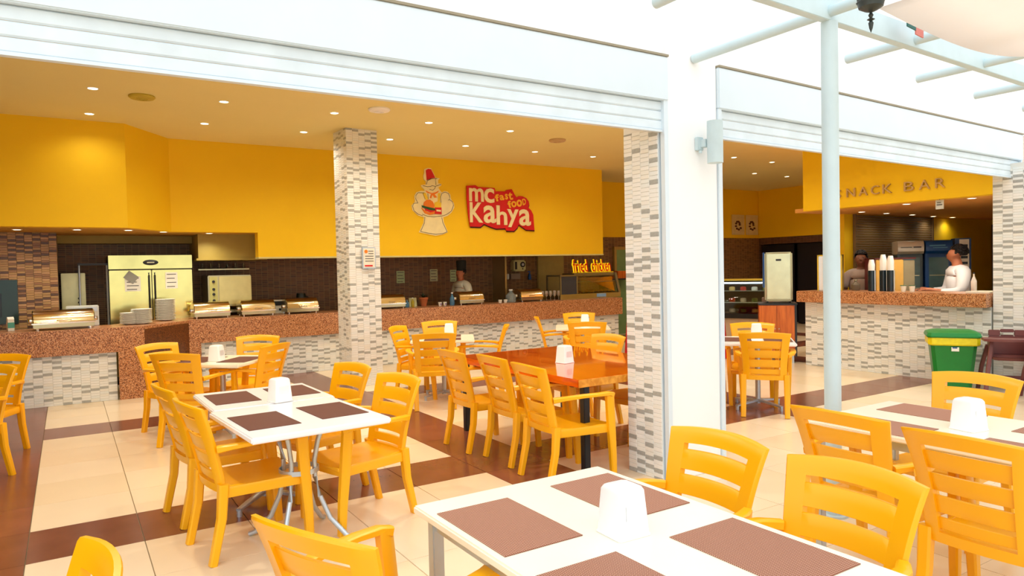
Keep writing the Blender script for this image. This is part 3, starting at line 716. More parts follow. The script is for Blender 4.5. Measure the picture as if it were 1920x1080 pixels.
# ================================================================ CEILING FITTINGS
def downlight_proto(power):
    t = empty('downlight', (0, 0, 0), 0, 'x', 'ceiling light', 'recessed ceiling downlights')
    MB().rings([[(r*math.cos(2*math.pi*k/20), r*math.sin(2*math.pi*k/20), z) for k in range(20)] for r, z in ((.045, -.001), (.052, -.006), (.06, -.001))], cap=False).build('trim_ring', WHITE, t)
    MB().lathe([(.044, -.004), (.044, -.001)], n=16).build('lamp', LAMPE, t)
    return t
dl = downlight_proto(1); dlu = []
def put_down(x, y, z, label, e=DOWN_W, group='recessed ceiling downlights'):
    o = place(dl, dlu, (x, y, z), 0, label, group)
    l = bpy.data.lights.new('downlight_beam', 'SPOT'); l.energy = e; l.spot_size = R(150); l.spot_blend = .8; l.color = (1, .92, .76); l.shadow_soft_size = .05
    lo = bpy.data.objects.new('beam', l); COL.objects.link(lo); lo.location = (x, y, z-.02)
xs_ = [.30, 1.60, 2.90, 4.20, 5.50, 6.85, 8.12]
ordn = ['leftmost', 'second from the left', 'third from the left', 'fourth from the left', 'fifth from the left', 'sixth from the left', 'rightmost']
for i, x in enumerate(xs_):
    if i < 5: put_down(x, 8.65, CH, 'ceiling downlight in the nearer visible row, '+ordn[i])
    put_down(x, 10.0, CH, 'ceiling downlight in the row next to the yellow bulkhead, '+ordn[i], 14 if i < 2 else 30)
for x, y, l in ((10.64, 8.94, 'front left'), (11.86, 9.03, 'front right'), (12.95, 10.32, 'rear left'), (14.16, 10.38, 'rear right')):
    put_down(x, y, CH, 'ceiling downlight seen through the right opening, '+l+' of four')
for x in (.3, 2.9, 5.5, 8.1, 10.6, 13.1):  # unseen rows of downlights, added to brighten the room
    for y in (5.0, 6.8): put_down(x, y, CH, 'added ceiling downlight out of sight above the shutters, %s row, %s from the left' % ('front' if y < 6 else 'second', {.3: 'first', 2.9: 'second', 5.5: 'third', 8.1: 'fourth', 10.6: 'fifth', 13.1: 'sixth'}[x]), 75, group='added hidden ceiling downlights')
for x, y, l in ((-.52, 11.1, 'above the left chafing dish'), (.14, 11.0, 'above the steel door panel'), (.74, 11.0, 'above the steel fridge'), (1.21, 11.35, 'by the corner of the bulkhead'), (1.87, 11.6, 'next to the hood')):
    put_down(x, y, 2.25, 'low kitchen ceiling downlight '+l, 16, 'kitchen downlights')
for i, (x, y) in enumerate(((10.1, 6.55), (10.9, 6.6), (11.7, 6.65), (12.6, 6.7), (13.5, 6.8), (14.3, 6.85), (10.1, 5.45), (10.1, 4.6))):
    put_down(x, y, 2.4, 'snack bar downlight '+('in the rear row, '+['first', 'second', 'third', 'fourth', 'fifth', 'sixth'][i]+' from the left' if i < 6 else 'near the sign bulkhead, '+('left' if i == 6 else 'right')), 5 if i < 6 else 30, 'snack bar downlights')
for (x, y, m_, l) in ((.77, 8.78, mat('vent_olive', (196, 176, 60), .5), 'round olive speaker disc at the left of the ceiling'), (3.31, 8.19, WHITE, 'round pale speaker disc on the ceiling before the mosaic column'), (6.54, 8.92, mat('vent_tan', (200, 168, 120), .5), 'round tan vent on the ceiling towards the right')):
    t = empty('ceiling_speaker', (x, y, CH), 0, l, 'ceiling speaker')
    MB().lathe([(.13, 0), (.135, -.015), (.12, -.03), (.08, -.035)], n=28).build('rim', m_, t)
    for rr_ in (.03, .055): MB().rings([[((rr_+a)*math.cos(2*math.pi*k/24), (rr_+a)*math.sin(2*math.pi*k/24), -.036+b) for a, b in ((-.004, 0), (.004, 0), (0, -.005))] for k in range(24)], closed=True).build('grille_ring', m_, t)

# ================================================================ KITCHEN THINGS
def chafing():
    t = empty('chafing_dish', (0, 0, 0), 0, 'x', 'chafing dish', 'polished chafing dishes on the serving counter')
    MB().box((-.29, -.18, .03), (.29, .18, .085)).build('pan', STEEL, t, .006)
    MB().box((-.305, -.195, .078), (.305, .195, .094)).build('rim', CHROME, t, .004)
    n = 9; rs = []
    for x, s in ((-.295, .93), (-.285, 1), (.285, 1), (.295, .93)):
        rs.append([(x, -.185*math.cos(math.pi*k/(n-1))*s, .094+.16*(math.sin(math.pi*k/(n-1))**.8)*s) for k in range(n)])
    MB().rings(rs).build('lid', BRASSY, t)
    MB().tube([(-.07, -.186, .125), (-.06, -.215, .125), (.06, -.215, .125), (.07, -.186, .125)], .006, 8).build('handle', CHROME, t)
    for s in (-1, 1): MB().lathe([(.0, -.03), (.03, -.025), (.035, 0), (.03, .025), (0, .03)], n=12, cap=False).build('hinge', CHROME, t, loc=(s*.305, .02, .12))
    for sx in (-1, 1):
        for sy in (-1, 1): MB().cyl((sx*.25, sy*.15, 0), (sx*.25, sy*.15, .035), .014, n=8).build('leg', CHROME, t)
    return t
cf = chafing(); cfu = []
for x, y, d, l in ((-.05, 10.86, 3, 'chafing dish alone on the left stretch of counter'), (1.86, 11.66, 1, 'chafing dish right of the plate stacks, first of three'),
                   (2.54, 11.66, 1, 'chafing dish in the middle of three left of the column'), (3.24, 11.68, 1, 'chafing dish last of three, nearest the mosaic column'),
                   (4.80, 11.70, 0, 'chafing dish just right of the mosaic column'), (6.40, 11.70, 0, 'chafing dish in front of the cook in white'), (7.76, 11.70, 0, 'chafing dish beside the group of glasses')):
    o = place(cf, cfu, (x, y, .95), R(d), l)
    o.scale = (1.15, 1.05, 1.0) if x < 0 else (.88, 1, 1)
# plates
ORD = 'first second third fourth fifth sixth seventh eighth ninth tenth eleventh twelfth thirteenth fourteenth fifteenth sixteenth seventeenth eighteenth nineteenth twentieth'.split()
def plate_mb(r): return MB().lathe([(r*.55, 0), (r*.6, .004), (r, .020), (r*.99, .024), (r*.6, .009), (0.001, .007)], n=22)
pp = plate_mb(.135).build('plate', mat('porcelain', (240, 238, 226), .25)); tag(pp, 'x', 'plate'); ppu = []
for (x, y, n, l, g) in ((.86, 10.98, 13, 'white plate in the lower corner stack', 'plates in the lower front stack'),
                    (1.22, 11.50, 20, 'white plate in the taller stack', 'plates in the taller stack'),
                    (.73, 11.0, 10, 'white plate in the shortest stack', 'plates in the short rear stack')):
    for k in range(n):
        place(pp, ppu, (x+random.uniform(-.004, .004), y+random.uniform(-.004, .004), .951+.0155*k), random.random()*3, l+', '+ORD[n-k-1]+' from the top', g)
        pass
# steel fridge
t = empty('steel_fridge', (.53, 12.0, 0), 0, 'wide two-door stainless steel fridge with papers on its doors', 'fridge')
FST = mat('fridge_steel', (222, 210, 132), .16, .95, var=.12, scale=2.5, bump=.35, bscale=2.2)
MB().box((0, .03, .05), (1.14, .75, 1.93)).build('body', mat('gasket', (70, 66, 40), .5), t, .01)
MB().box((0, .0, 1.725), (1.14, .03, 1.93)).build('top_panel', FST, t, .004)
for x0, x1, hx in ((.005, .563, .53), (.575, 1.135, .61)):
    d = MB().box((x0, 0, .12), (x1, .03, 1.705)).build('door', FST, t, .006)
    MB().tube([(hx, -.005, .95), (hx, -.035, .99), (hx, -.035, 1.62), (hx, -.005, 1.66)], .011, 8).build('handle', BLACK, d)
MB().lathe([(.10, 0), (.10, .01), (.09, .013)], n=28).xf(Matrix.Translation((.56, 0, 1.82)) @ Matrix.Rotation(R(90), 4, 'X') @ Matrix.Diagonal((1.05, .42, 1, 1))).build('oval_badge', BLACK, t)
MB().box((.51, -.016, 1.812), (.61, -.012, 1.828)).build('badge_print', STEEL, t)
for s in (.06, 1.08): MB().cyl((s, .1, 0), (s, .1, .06), .02, n=8).build('foot', BLACK, t)
def paper(x, y, z, w_, h_, label, rot=0, lines=4, m_=PAPER, par=None, ang=0):
    t = MB().box((-w_/2, -.004, -h_/2), (w_/2, 0, h_/2)).build('notice', m_); t.location = (x, y, z); t.rotation_euler = (0, R(rot), ang)
    tag(t, label, 'paper notice')
    for k in range(lines):
        zz = h_/2*.75-h_*.75*k/max(1, lines-1)
        MB().box((-w_*.38, -.0052, zz-.006), (w_*(.38-.12*(k % 2)), -.004, zz+.006)).build('print_line', mat('ink', (90, 90, 90), .8), t)
    return t
paper(.84, 11.995, 1.50, .21, .22, 'white sheet on the left fridge door')
paper(.82, 11.985, 1.60, .16, .13, 'grey sheet hanging crooked over another on the left fridge door', 38, 0, mat('grey_paper', (150, 150, 140), .7))
paper(1.37, 11.995, 1.54, .17, .25, 'sheet with small print on the right fridge door')
# bright steel cupboard with frame in front
t = empty('steel_cupboard', (-.07, 12.42, 0), 0, 'narrow pale steel cupboard with two dark knobs', 'cupboard')
MB().box((0, 0, .0), (.31, .33, 1.68)).build('body', mat('pale_steel', (232, 226, 170), .3, .3), t, .006)
MB().box((.01, -.012, .1), (.30, 0, 1.67)).build('door', mat('pale_steel', (0, 0, 0)), t, .004)
for z in (1.30, 1.24): MB().lathe([(.014, 0), (.016, .015), (.0, .02)], n=10).xf(Matrix.Translation((.22, -.012, z)) @ Matrix.Rotation(R(90), 4, 'X')).build('knob', BLACK, t)
t = empty('tray_rack', (.16, 12.15, 0), 0, 'tall slim metal rack with dark top bar before the pale cupboard', 'rack')
for x in (0, .36):
    for y in (0, .2): MB().cyl((x, y, 0), (x, y, 1.80), .012, n=8).build('post', SILV, t)
MB().box((-.015, -.015, 1.79), (.38, .215, 1.82)).build('top_bar', BLACK, t)
for z in (.5, .8): MB().box((0, 0, z), (.36, .2, z+.015)).build('shelf', SILV, t)
t = empty('equipment_box', (.17, 11.15, .95), 0, 'white grey equipment box behind the left chafing dish', 'box')
MB().box((-.19, -.02, 0), (.19, .12, .28)).build('body', mat('pale_grey', (206, 210, 206), .5), t, .01); MB().box((-.17, -.025, .2), (.17, -.02, .26)).build('panel', SILV, t)
# left wall screen and carton
t = empty('wall_screen', (-1.2, 11.744, 1.0), 0, 'dark green glass oven recess at the far left edge', 'oven')
MB().box((0, -.03, .0), (.63, 0, .60)).build('frame', mat('dark_green_glass', (16, 48, 38), .15), t, .004)
MB().box((.05, -.04, .1), (.45, -.03, .42)).build('window', mat('dark_glass', (8, 14, 18), .08), t, .003)
t = empty('juice_carton', (-.62, 10.95, .951), R(15), 'small printed drink carton on the counter at the far left', 'carton')
MB().box((-.035, -.035, 0), (.035, .035, .15)).build('body', PAPER, t, .002); MB().rings([[(-.035, -.035, .15), (.035, -.035, .15), (.035, .035, .15), (-.035, .035, .15)], [(-.035, -.002, .18), (.035, -.002, .18), (.035, .002, .18), (-.035, .002, .18)]]).build('gable', PAPER, t)
MB().box((-.036, -.036, .04), (.036, -.0355, .11)).build('print', mat('mint', (90, 170, 150), .6), t)
# combi oven
t = empty('combi_oven', (1.9, 12.05, 0), 0, 'stainless oven with control strip, standing on a steel stand', 'oven')
MB().box((0, 0, 1.1), (.66, .6, 1.60)).build('body', STEEL, t, .01)
MB().box((.16, -.025, 1.13), (.655, 0, 1.58)).build('door', mat('oven_door', (214, 204, 140), .3, .5), t, .006)
MB().box((.02, -.012, 1.13), (.14, 0, 1.58)).build('control_strip', mat('strip', (200, 196, 120), .4), t)
for z in (1.50, 1.38, 1.30, 1.20): MB().lathe([(.022, 0), (.02, .02), (0, .022)], n=12).xf(Matrix.Translation((.08, -.012, z)) @ Matrix.Rotation(R(90), 4, 'X')).build('knob', BLACK, t)
MB().box((.0, .0, 1.0), (.66, .6, 1.04)).build('shelf', STEEL, t)
for x in (.03, .63):
    for y in (.04, .56): MB().box((x-.02, y-.02, 0), (x+.02, y+.02, 1.1)).build('leg', STEEL, t)
t = empty('glass_rack', (1.83, 12.5, 1.69), 0, 'upside-down glasses on the narrow shelf above the oven', 'shelf')
MB().box((0, 0, 0), (.8, .2, .02)).build('board', STEEL, t)
for k in range(6): MB().lathe([(.03, .021), (.022, .11), (.018, .11), (.027, .022)], n=10).build('glass', GLASS, t, loc=(.08+.13*k, .1, 0))
# back worktop in the kitchen
bw = empty('kitchen_worktop', (1.3, 12.2, 0), 0, 'steel worktop along the rear mosaic wall of the kitchen', 'worktop')
MB().box((1.5, .0, .86), (7.1, .57, .90)).build('top', STEEL, bw, smooth=False)
for k in range(7): MB().box((1.55+.78*k, .03, .05), (2.27+.78*k, .5, .85)).build('door', STEEL, bw, .005)
t = empty('meat_slicer', (2.66, 12.0, .86), 0, 'small white appliance peeking above the middle chafing dish', 'appliance')
t.location = (2.95, 12.35, .9)
MB().box((-.2, -.12, 0), (.2, .12, .26)).build('body', mat('appliance_white', (226, 222, 206), .4), t, .03); MB().box((-.16, -.13, .17), (.16, -.12, .24)).build('display_strip', BLACK, t)
for s in (-.1, 0, .1): MB().cyl((s, -.13, .1), (s, -.145, .1), .02, n=10).build('knob', BLACK, t)
t = empty('dark_jug', (3.45, 12.35, .9), 0, 'dark jug between two chafing dishes', 'jug')
MB().lathe([(.09, 0), (.10, .1), (.085, .3), (.075, .36), (.06, .36), (.06, .05)], n=16).build('body', mat('jug_dark', (20, 34, 30), .3), t)
MB().tube([(.09, 0, .3), (.15, 0, .27), (.15, 0, .14), (.09, 0, .1)], .012, 8).build('handle', BLACK, t)

for (x, z, w_, h_, l, m_) in ((5.52, 1.49, .17, .24, 'pale green sheet on the kitchen wall, right of the column', mat('paper_green', (196, 214, 160), .7)), (6.24, 1.51, .17, .24, 'glossy sheet on the kitchen wall left of the cook', mat('paper_gloss', (206, 214, 170), .3)),
                          (6.68, 1.49, .14, .24, 'sheet on the kitchen wall behind the face of the cook', mat('paper_green', (0, 0, 0))), (7.86, 1.58, .18, .24, 'plain sheet left of the towel dispenser', mat('paper_tan', (190, 176, 130), .7))):
    paper(x, 12.795, z, w_, h_, l, m_=m_)
t = empty('towel_dispenser', (8.20, 12.8, 1.55), 0, 'white wall paper-towel dispenser with a round black dial', 'towel dispenser')
MB().box((-.15, -.2, 0), (.15, 0, .24)).build('body', mat('dispenser_shell', (214, 212, 150), .4), t, .03, 3)
MB().cyl((.05, -.2, .14), (.05, -.215, .14), .06).build('dial', BLACK, t); MB().cyl((.05, -.215, .14), (.05, -.22, .14), .03).build('dial_centre', mat('pale_grey', (0, 0, 0)), t)
MB().cyl((.05, -.2, .05), (.05, -.21, .05), .014, n=10).build('button', BLACK, t); MB().box((-.14, -.205, .04), (-.09, -.2, .2)).build('side_window', BLACK, t)
t = empty('soap_shelf', (8.15, 12.8, 1.38), 0, 'small basket and blue spray bottle under the towel dispenser', 'shelf')
MB().box((-.12, -.08, 0), (.12, 0, .12)).build('basket', mat('basket_grey', (150, 130, 110), .6), t, .005); MB().box((-.2, -.06, 0), (-.15, -.02, .12)).build('soap_bottle', PAPER, t, .012)
t = empty('spray_bottle', (8.52, 12.74, 1.36), 0, 'blue spray bottle hanging beside the tiled kitchen doorway', 'bottle')
MB().lathe([(.03, 0), (.035, .02), (.035, .1), (.012, .14), (.012, .16)], n=12).build('body', BLUE, t); MB().box((-.045, -.012, .16), (.02, .012, .185)).build('trigger', BLUE, t, .004)
pt = MB().box((7.62, 12.3, 0), (7.66, 12.8, 2.25)).build('trim_3', STEEL); tag(pt, kind='structure')
dd = MB().box((8.75, 12.74, 0), (9.45, 12.8, 2.02)).build('door_2', mat('olive_door', (170, 150, 84), .5), None, .006); tag(dd, kind='structure')
MB().cyl((8.84, 12.74, 1.05), (8.84, 12.69, 1.05), .02, n=10).build('door_handle', STEEL, dd)
dd = MB().box((11.0, 12.74, 0), (11.75, 12.8, 2.0)).build('door_3', mat('green_door', (120, 150, 96), .5), None, .006); tag(dd, kind='structure')
MB().box((10.93, 12.73, 0), (11.0, 12.8, 2.07)).box((11.75, 12.73, 0), (11.82, 12.8, 2.07)).box((11.0, 12.73, 2.0), (11.75, 12.8, 2.07)).build('door_frame', mat('tan_frame', (170, 140, 70), .5), dd)
t = empty('wall_shelf', (10.35, 12.3, 1.30), 0, 'dark shelf with a small box beyond the end of the counter', 'shelf')
MB().box((0, 0, 0), (.9, .4, .03)).build('board', DARK, t); MB().box((.35, .05, .03), (.7, .35, .2)).build('box', CABW, t); MB().box((.05, .05, -1.3), (.1, .35, 0)).build('bracket', DARK, t)

# objects on the right stretch of the serving counter
def bottle(x, y, z, h, r, m_, capm, label, cat='bottle'):
    t = empty('bottle', (x, y, z), 0, label, cat)
    MB().lathe([(r*.9, 0), (r, .01), (r, h*.55), (r*.45, h*.75), (r*.32, h*.8), (r*.32, h*.92)], n=14).build('body', m_, t)
    MB().cyl((0, 0, h*.92), (0, 0, h), r*.38, n=12).build('cap', capm, t); return t
MINER = mat('water_plastic', (110, 170, 210), .1, trans=.6, var=0)
bottle(6.02, 11.6, .951, .24, .045, MINER, WHITE, 'blue water bottle left of the chafing dish by the cook')
bottle(7.34, 11.65, .951, .25, .10, mat('jar_clear', (190, 205, 205), .1, trans=.7, var=0), WHITE, 'large clear water container left of the last chafing dish')
bottle(5.16, 11.7, .951, .14, .04, MINER, mat('jar_clear', (0, 0, 0)), 'small glass bottle beside the chafing dish right of the column')
bottle(5.28, 11.72, .951, .17, .03, mat('oil_yellow', (200, 180, 50), .15, trans=.4, var=0), WHITE, 'yellow oil bottle beside the small glass bottle')
for x, l in ((5.78, 'left of a pair of'), (5.88, 'right of a pair of')):
    t = empty('sauce_cup', (x, 11.62, .951), 0, 'small white cup, '+l+' cups by the water bottle', 'cup'); MB().lathe([(.025, 0), (.038, .07), (.034, .07), (.022, .006)], n=14).build('body', PAPER, t)
    MB().box((-.008, -.04, .02), (.008, -.03, .05)).build('print', mat('violet', (120, 80, 160), .6), t)
for x, l in ((7.06, 'left of a pair of'), (7.18, 'right of a pair of')):
    t = empty('sauce_cup', (x, 11.6, .951), 0, 'small white cup, '+l+' cups left of the large clear container', 'cup'); MB().lathe([(.028, 0), (.042, .06), (.038, .06), (.025, .006)], n=14).build('body', PAPER, t)
t = empty('potted_plant', (5.66, 12.0, .951), 0, 'orange clay flowerpot with a small dark plant on the counter', 'potted plant')
t.location = (5.56, 11.85, .951)
MB().lathe([(.05, 0), (.075, .13), (.085, .13), (.085, .16), (.07, .16), (.065, .14)], n=18).build('pot', mat('terracotta', (176, 96, 50), .8), t)
lf = MB()
for k in range(26):
    a = random.random()*6.28; e = random.uniform(.4, 1.3); L = random.uniform(.07, .13); c, s = math.cos(a), math.sin(a)
    d = Vector((c*math.cos(e), s*math.cos(e), math.sin(e))); sd = Vector((-s, c, 0))*.018; b = Vector((0, 0, .15))
    lf.add([b, b+d*L*.5+sd, b+d*L, b+d*L*.5-sd, b+d*L*.5+Vector((0, 0, .004))], [(0, 1, 4), (1, 2, 4), (2, 3, 4), (3, 0, 4)])
lf.build('foliage', mat('leaf_dark', (40, 62, 34), .6), t)
t = empty('menu_card', (5.32, 12.0, .951), R(-10), 'small pale card holder by the clay pot', 'card holder'); t.location = (5.36, 11.9, .951)
MB().add([(-.07, -.04, 0), (.07, -.04, 0), (.07, 0, .16), (-.07, 0, .16), (-.07, .04, 0), (.07, .04, 0)], [(0, 1, 2, 3), (3, 2, 5, 4), (0, 4, 5, 1), (0, 3, 4), (1, 5, 2)]).build('card', mat('card_green', (190, 190, 140), .6), t)
for k in range(10):
    x = 8.02+.1*(k % 5); y = 11.55+.14*(k//5)
    t = MB().lathe([(.03, 0), (.032, .004), (.005, .01), (.004, .07), (.03, .10), (.036, .15), (.033, .19), (.031, .19), (.033, .15), (.027, .104)], n=12, cap=False).build('stem_glass', mat('clear_glass', (246, 236, 220), .05, trans=.85, var=0))
    t.location = (x, y, .951); tag(t, 'stemmed glass in the %s row of the cluster, %s from the left' % ('rear' if k > 4 else 'front', ['first', 'second', 'third', 'fourth', 'fifth'][k % 5]), 'glass', 'stemmed glasses on the counter')
# food warmer with sign
t = empty('food_warmer', (8.52, 11.62, .951), 0, 'glass fronted heated display for fried chicken at the counter end', 'food warmer')
WFR = mat('warmer_frame', (150, 140, 104), .3, .6)
MB().box((0, 0, 0), (1.62, .5, .10)).build('base', STEEL, t, .004)
MB().box((0, 0, .47), (.42, .5, .50)).box((.42, .08, .47), (1.56, .5, .53)).build('canopy', WFR, t, .004)
for x in (.0, .42): MB().box((x, 0, .1), (x+.03, .03, .47)).box((x, .47, .1), (x+.03, .5, .47)).build('post', WFR, t)
MB().add([(1.50, .06, .53), (1.56, .06, .53), (1.62, 0, .1), (1.56, 0, .1), (1.50, .10, .53), (1.56, .10, .53), (1.62, .04, .1), (1.56, .04, .1)], [(0, 1, 2, 3), (7, 6, 5, 4), (0, 4, 5, 1), (1, 5, 6, 2), (2, 6, 7, 3), (3, 7, 4, 0)]).build('post', WFR, t)
MB().box((.45, .04, .34), (1.54, .45, .352)).build('shelf', WFR, t)
MB().add([(.45, .012, .1), (1.56, .012, .1), (1.52, .075, .47), (.45, .03, .47), (.45, .016, .1), (1.56, .016, .1), (1.52, .079, .47), (.45, .034, .47)], [(0, 1, 2, 3), (7, 6, 5, 4), (0, 4, 5, 1), (1, 5, 6, 2), (2, 6, 7, 3), (3, 7, 4, 0)]).build('front_glass', GLASS, t, smooth=False)
MB().box((.03, .01, .1), (.42, .016, .47)).build('side_glass', mat('smoked_glass', (60, 66, 78), .1), t)
for k in range(16): MB().lathe([(0, -.03), (.035, -.02), (.05, 0), (.035, .025), (0, .035)], n=8, cap=False).xf(Matrix.Diagonal((1.2, .9, .8, 1))).build('fried_piece', mat('fried', (170, 86, 40), .7, bump=.6), t, loc=(.52+.13*(k % 8), .14+.14*(k//8), .13), rz=k)
MB().box((.95, -.006, .02), (1.2, -.001, .09)).build('blue_label', mat('label_blue', (140, 180, 220), .4), t)
fs = empty('fried_chicken_sign', (8.95, 11.72, 1.482), 0, 'slanted red and yellow lettering reading fried chicken above the food warmer', 'sign lettering')
MB().box((-.02, .02, 0), (1.10, .05, .02)).box((.1, .02, -.001), (.13, .05, .05)).box((.9, .02, -.001), (.93, .05, .05)).build('rail', LYEL, fs)
SRED = mat('sign_red', (200, 14, 4), .4, emit=.15); SYEL = mat('sign_yellow', (255, 220, 20), .4, emit=.5)
Msc = Matrix.Translation((.0, 0, .03)) @ Matrix.Rotation(R(90), 4, 'X') @ Matrix.Diagonal((.74, 1.55, 1, 1))
for (mm, dy, dx, off) in ((SYEL, .012, -.016, .007), (SRED, -.004, .0, .001)):
    for wd, x0, sx_ in (('fried', 0, 1.22), ('chicken', .53, 1.0)):
        text_mesh(wd, .235, .004, mm, 'letters', fs, Matrix.Translation((x0*.92+dx, dy, 0)) @ Msc @ Matrix.Diagonal((sx_, 1, 1, 1)), off, -.25)

# red skirted table
t = empty('red_table', (8.95, 8.85, 0), 0, 'round table under a floor-length bright red cloth', 'table')
n = 72; rs = []
for z, r, am in ((.752, 0.001, 0), (.752, .80, 0), (.74, .82, .002), (.6, .83, .012), (.3, .845, .02), (.01, .86, .028)):
    rs.append([((r+am*math.sin(k*2*math.pi/n*18))*math.cos(2*math.pi*k/n), (r+am*math.sin(k*2*math.pi/n*18))*math.sin(2*math.pi*k/n), z) for k in range(n)])
MB().rings(rs, cap=False).build('tablecloth', RED, t); MB().cyl((0, 0, 0), (0, 0, .7), .05).cyl((0, 0, .71), (0, 0, .74), .78, n=40).build('tabletop', CABW, t)

# menu frame on the column
t = empty('framed_menu', (3.55, 9.448, 1.84), R(3), 'small framed menu on the mosaic column', 'picture frame')
t.location = (3.60, 9.452, 1.80)
MB().box((-.10, -.022, -.15), (.10, -.007, .15)).build('frame', SILV, t, .003); MB().box((-.085, -.025, -.135), (.085, -.022, .135)).build('sheet', PAPER, t)
MB().cyl((-.045, -.025, .09), (-.045, -.028, .09), .025).build('print_sun', LORG, t)
for k in range(5): MB().box((-.01 if k < 2 else -.06, -.027, .09-.035*k), (.065, -.025, .10-.035*k)).build('print_line', mat('ink', (0, 0, 0)), t)
MB().box((-.07, -.027, -.12), (.05, -.025, -.10)).build('print_line', LRED, t)

# ================================================================ SNACK AREA THINGS
# cabinet and cold drink machines
vz = R(-48)
t = empty('wooden_cabinet', (9.80, 7.42, 0), R(-50), 'orange wood cabinet with dark side, beside the snack bar counter', 'cabinet')
MB().box((-.27, -.25, .12), (.27, .25, .93)).build('body', CABW, t, .006)
MB().box((.27, -.25, .1), (.30, .25, .93)).build('side_panel', BLACK, t); MB().box((-.28, -.27, .93), (.31, .26, .955)).build('top', BLACK, t, .003)
for x0, x1 in ((-.262, -.004), (.004, .262)):
    d = MB().box((x0, -.268, .14), (x1, -.25, .92)).build('door', CABW, t, .003); MB().cyl((-.03 if x0 < -.1 else .03, -.27, .55), (-.03 if x0 < -.1 else .03, -.29, .55), .01, n=8).build('handle', STEEL, d)
for sx in (-.23, .23): MB().box((sx-.025, -.22, 0), (sx+.025, -.17, .12)).box((sx-.025, .17, 0), (sx+.025, .22, .12)).build('foot', SILV, t)
t = empty('drink_machine', (9.86, 7.42, .957), R(-50), 'tall stainless drink machine standing on the wooden cabinet', 'drink machine')
MB().box((-.21, -.2, .03), (.21, .2, .82)).build('body', STEEL, t, .02, 3); MB().box((-.18, -.212, .06), (.18, -.2, .80)).build('front_panel', mat('panel_steel', (216, 216, 178), .25, .8), t, .008)
MB().box((-.04, -.216, .68), (.04, -.212, .71)).build('badge', BLACK, t)
for sx in (-.17, .17): MB().cyl((sx, -.15, 0), (sx, -.15, .03), .015, n=8).build('foot', BLACK, t)
MB().box((-.235, -.2, .25), (-.212, .15, .82)).build('side_glass', BLUE, t)
t = empty('drink_machine', (10.08, 6.62, 1.162), R(-62), 'shiny steel machine with yellow edges on the end of the snack counter', 'drink machine')
MB().box((-.16, -.16, .0), (.16, .16, .53)).build('body', CHROME, t, .01); MB().box((-.175, -.17, .0), (-.155, .17, .55)).box((.155, -.17, 0), (.175, .17, .55)).box((-.175, -.17, .53), (.175, .17, .55)).build('frame', mat('brass_edge', (214, 180, 60), .3, .5), t)
# cold display
t = empty('cake_display', (12.25, 9.95, 0), R(-68), 'refrigerated glass cake display with curved front, seen through the right opening', 'display counter')
# local: -y is the glazed front, profile in yz, length along x
MB().box((-.75, -.30, 0), (.75, .35, .50)).build('base', mat('display_base', (212, 190, 170), .5), t, .01)
MB().box((-.77, -.36, .46), (.77, .37, .56)).build('plinth', DARK, t, .01)
MB().box((-.77, .05, 1.24), (.77, .37, 1.28)).build('top', mat('brass_edge', (0, 0, 0)), t, .004)
gp = [(-.34, .56), (-.35, .7), (-.33, .85), (-.26, 1.02), (-.14, 1.16), (.05, 1.25)]
MB().rings([[(x, y, z) for y, z in gp]+[(x, y+.006, z-.003) for y, z in gp[::-1]] for x in (-.74, .74)]).build('curved_glass', GLASS, t)
for x in (-.75, .735): MB().rings([[(x, y-.006, z) for y, z in gp]+[(x, y+.022, z-.012) for y, z in gp[::-1]], [(x+.015, y-.006, z) for y, z in gp]+[(x+.015, y+.022, z-.012) for y, z in gp[::-1]]]).build('end_rim', BLACK, t)
MB().box((-.75, .33, .56), (.75, .36, 1.24)).build('back_panel', DARK, t); MB().box((.73, .34, .56), (.76, .37, 1.26)).box((-.76, .34, .56), (-.73, .37, 1.26)).build('post', SILV, t)
for z in (.78, 1.02): MB().box((-.72, -.24 if z < .9 else -.12, z), (.72, .32, z+.012)).build('shelf', mat('shelf_glass', (200, 214, 210), .1), t)
MB().box((-.7, -.1, 1.19), (.7, -.05, 1.21)).build('lamp_strip', mat('strip_lamp', (225, 240, 255), .4, emit=3, var=0), t)
for k in range(18):
    lv = k % 3; c_ = [(214, 60, 40), (230, 190, 110), (90, 120, 40), (240, 230, 210)][k % 4]
    m_ = mat('cake_%s' % ['red', 'sponge', 'green', 'cream'][k % 4], c_, .6)
    MB().lathe([(.06, 0), (.065, .02), (.06, .07), (.02, .08)], n=12).build('cake', m_, t, loc=(-.62+.24*(k//3), .08, [.565, .793, 1.033][lv]))
# grey partition stand
t = empty('grey_stand', (11.15, 8.55, 0), R(-52), 'grey waist-high stand with wire top between display and cabinet', 'stand')
MB().box((-.16, -.12, 0), (.16, .12, .96)).build('body', mat('grey_taupe', (120, 104, 92), .6), t, .01)
MB().tube([(-.1, 0, .96), (-.1, 0, 1.06), (.1, 0, 1.06), (.1, 0, .96)], .008, 6).build('wire', BLACK, t)
# posters on the back wall
for x, l in ((15.36, 'left of two square posters of food drawings high on the back wall'), (15.92, 'right of two square posters of food drawings high on the back wall')):
    t = empty('poster', (x, 12.80, 2.66), 0, l, 'poster'); MB().box((-.25, -.01, -.27), (.25, 0, .27)).build('sheet', mat('poster_paper', (226, 206, 160), .7), t)
    for k in range(9):
        a = k*.7; px_, pz_ = .14*math.cos(a)*(.4+.06*k), .16*math.sin(a)*(.4+.06*k)
        MB().lathe([(.035, 0), (.03, .004)], n=9).xf(Matrix.Translation((px_, -.01, pz_)) @ Matrix.Rotation(R(90), 4, 'X') @ Matrix.Diagonal((1.4, .8, 1, 1))).build('print_shape', mat('print_brown', (90, 50, 36), .7), t)
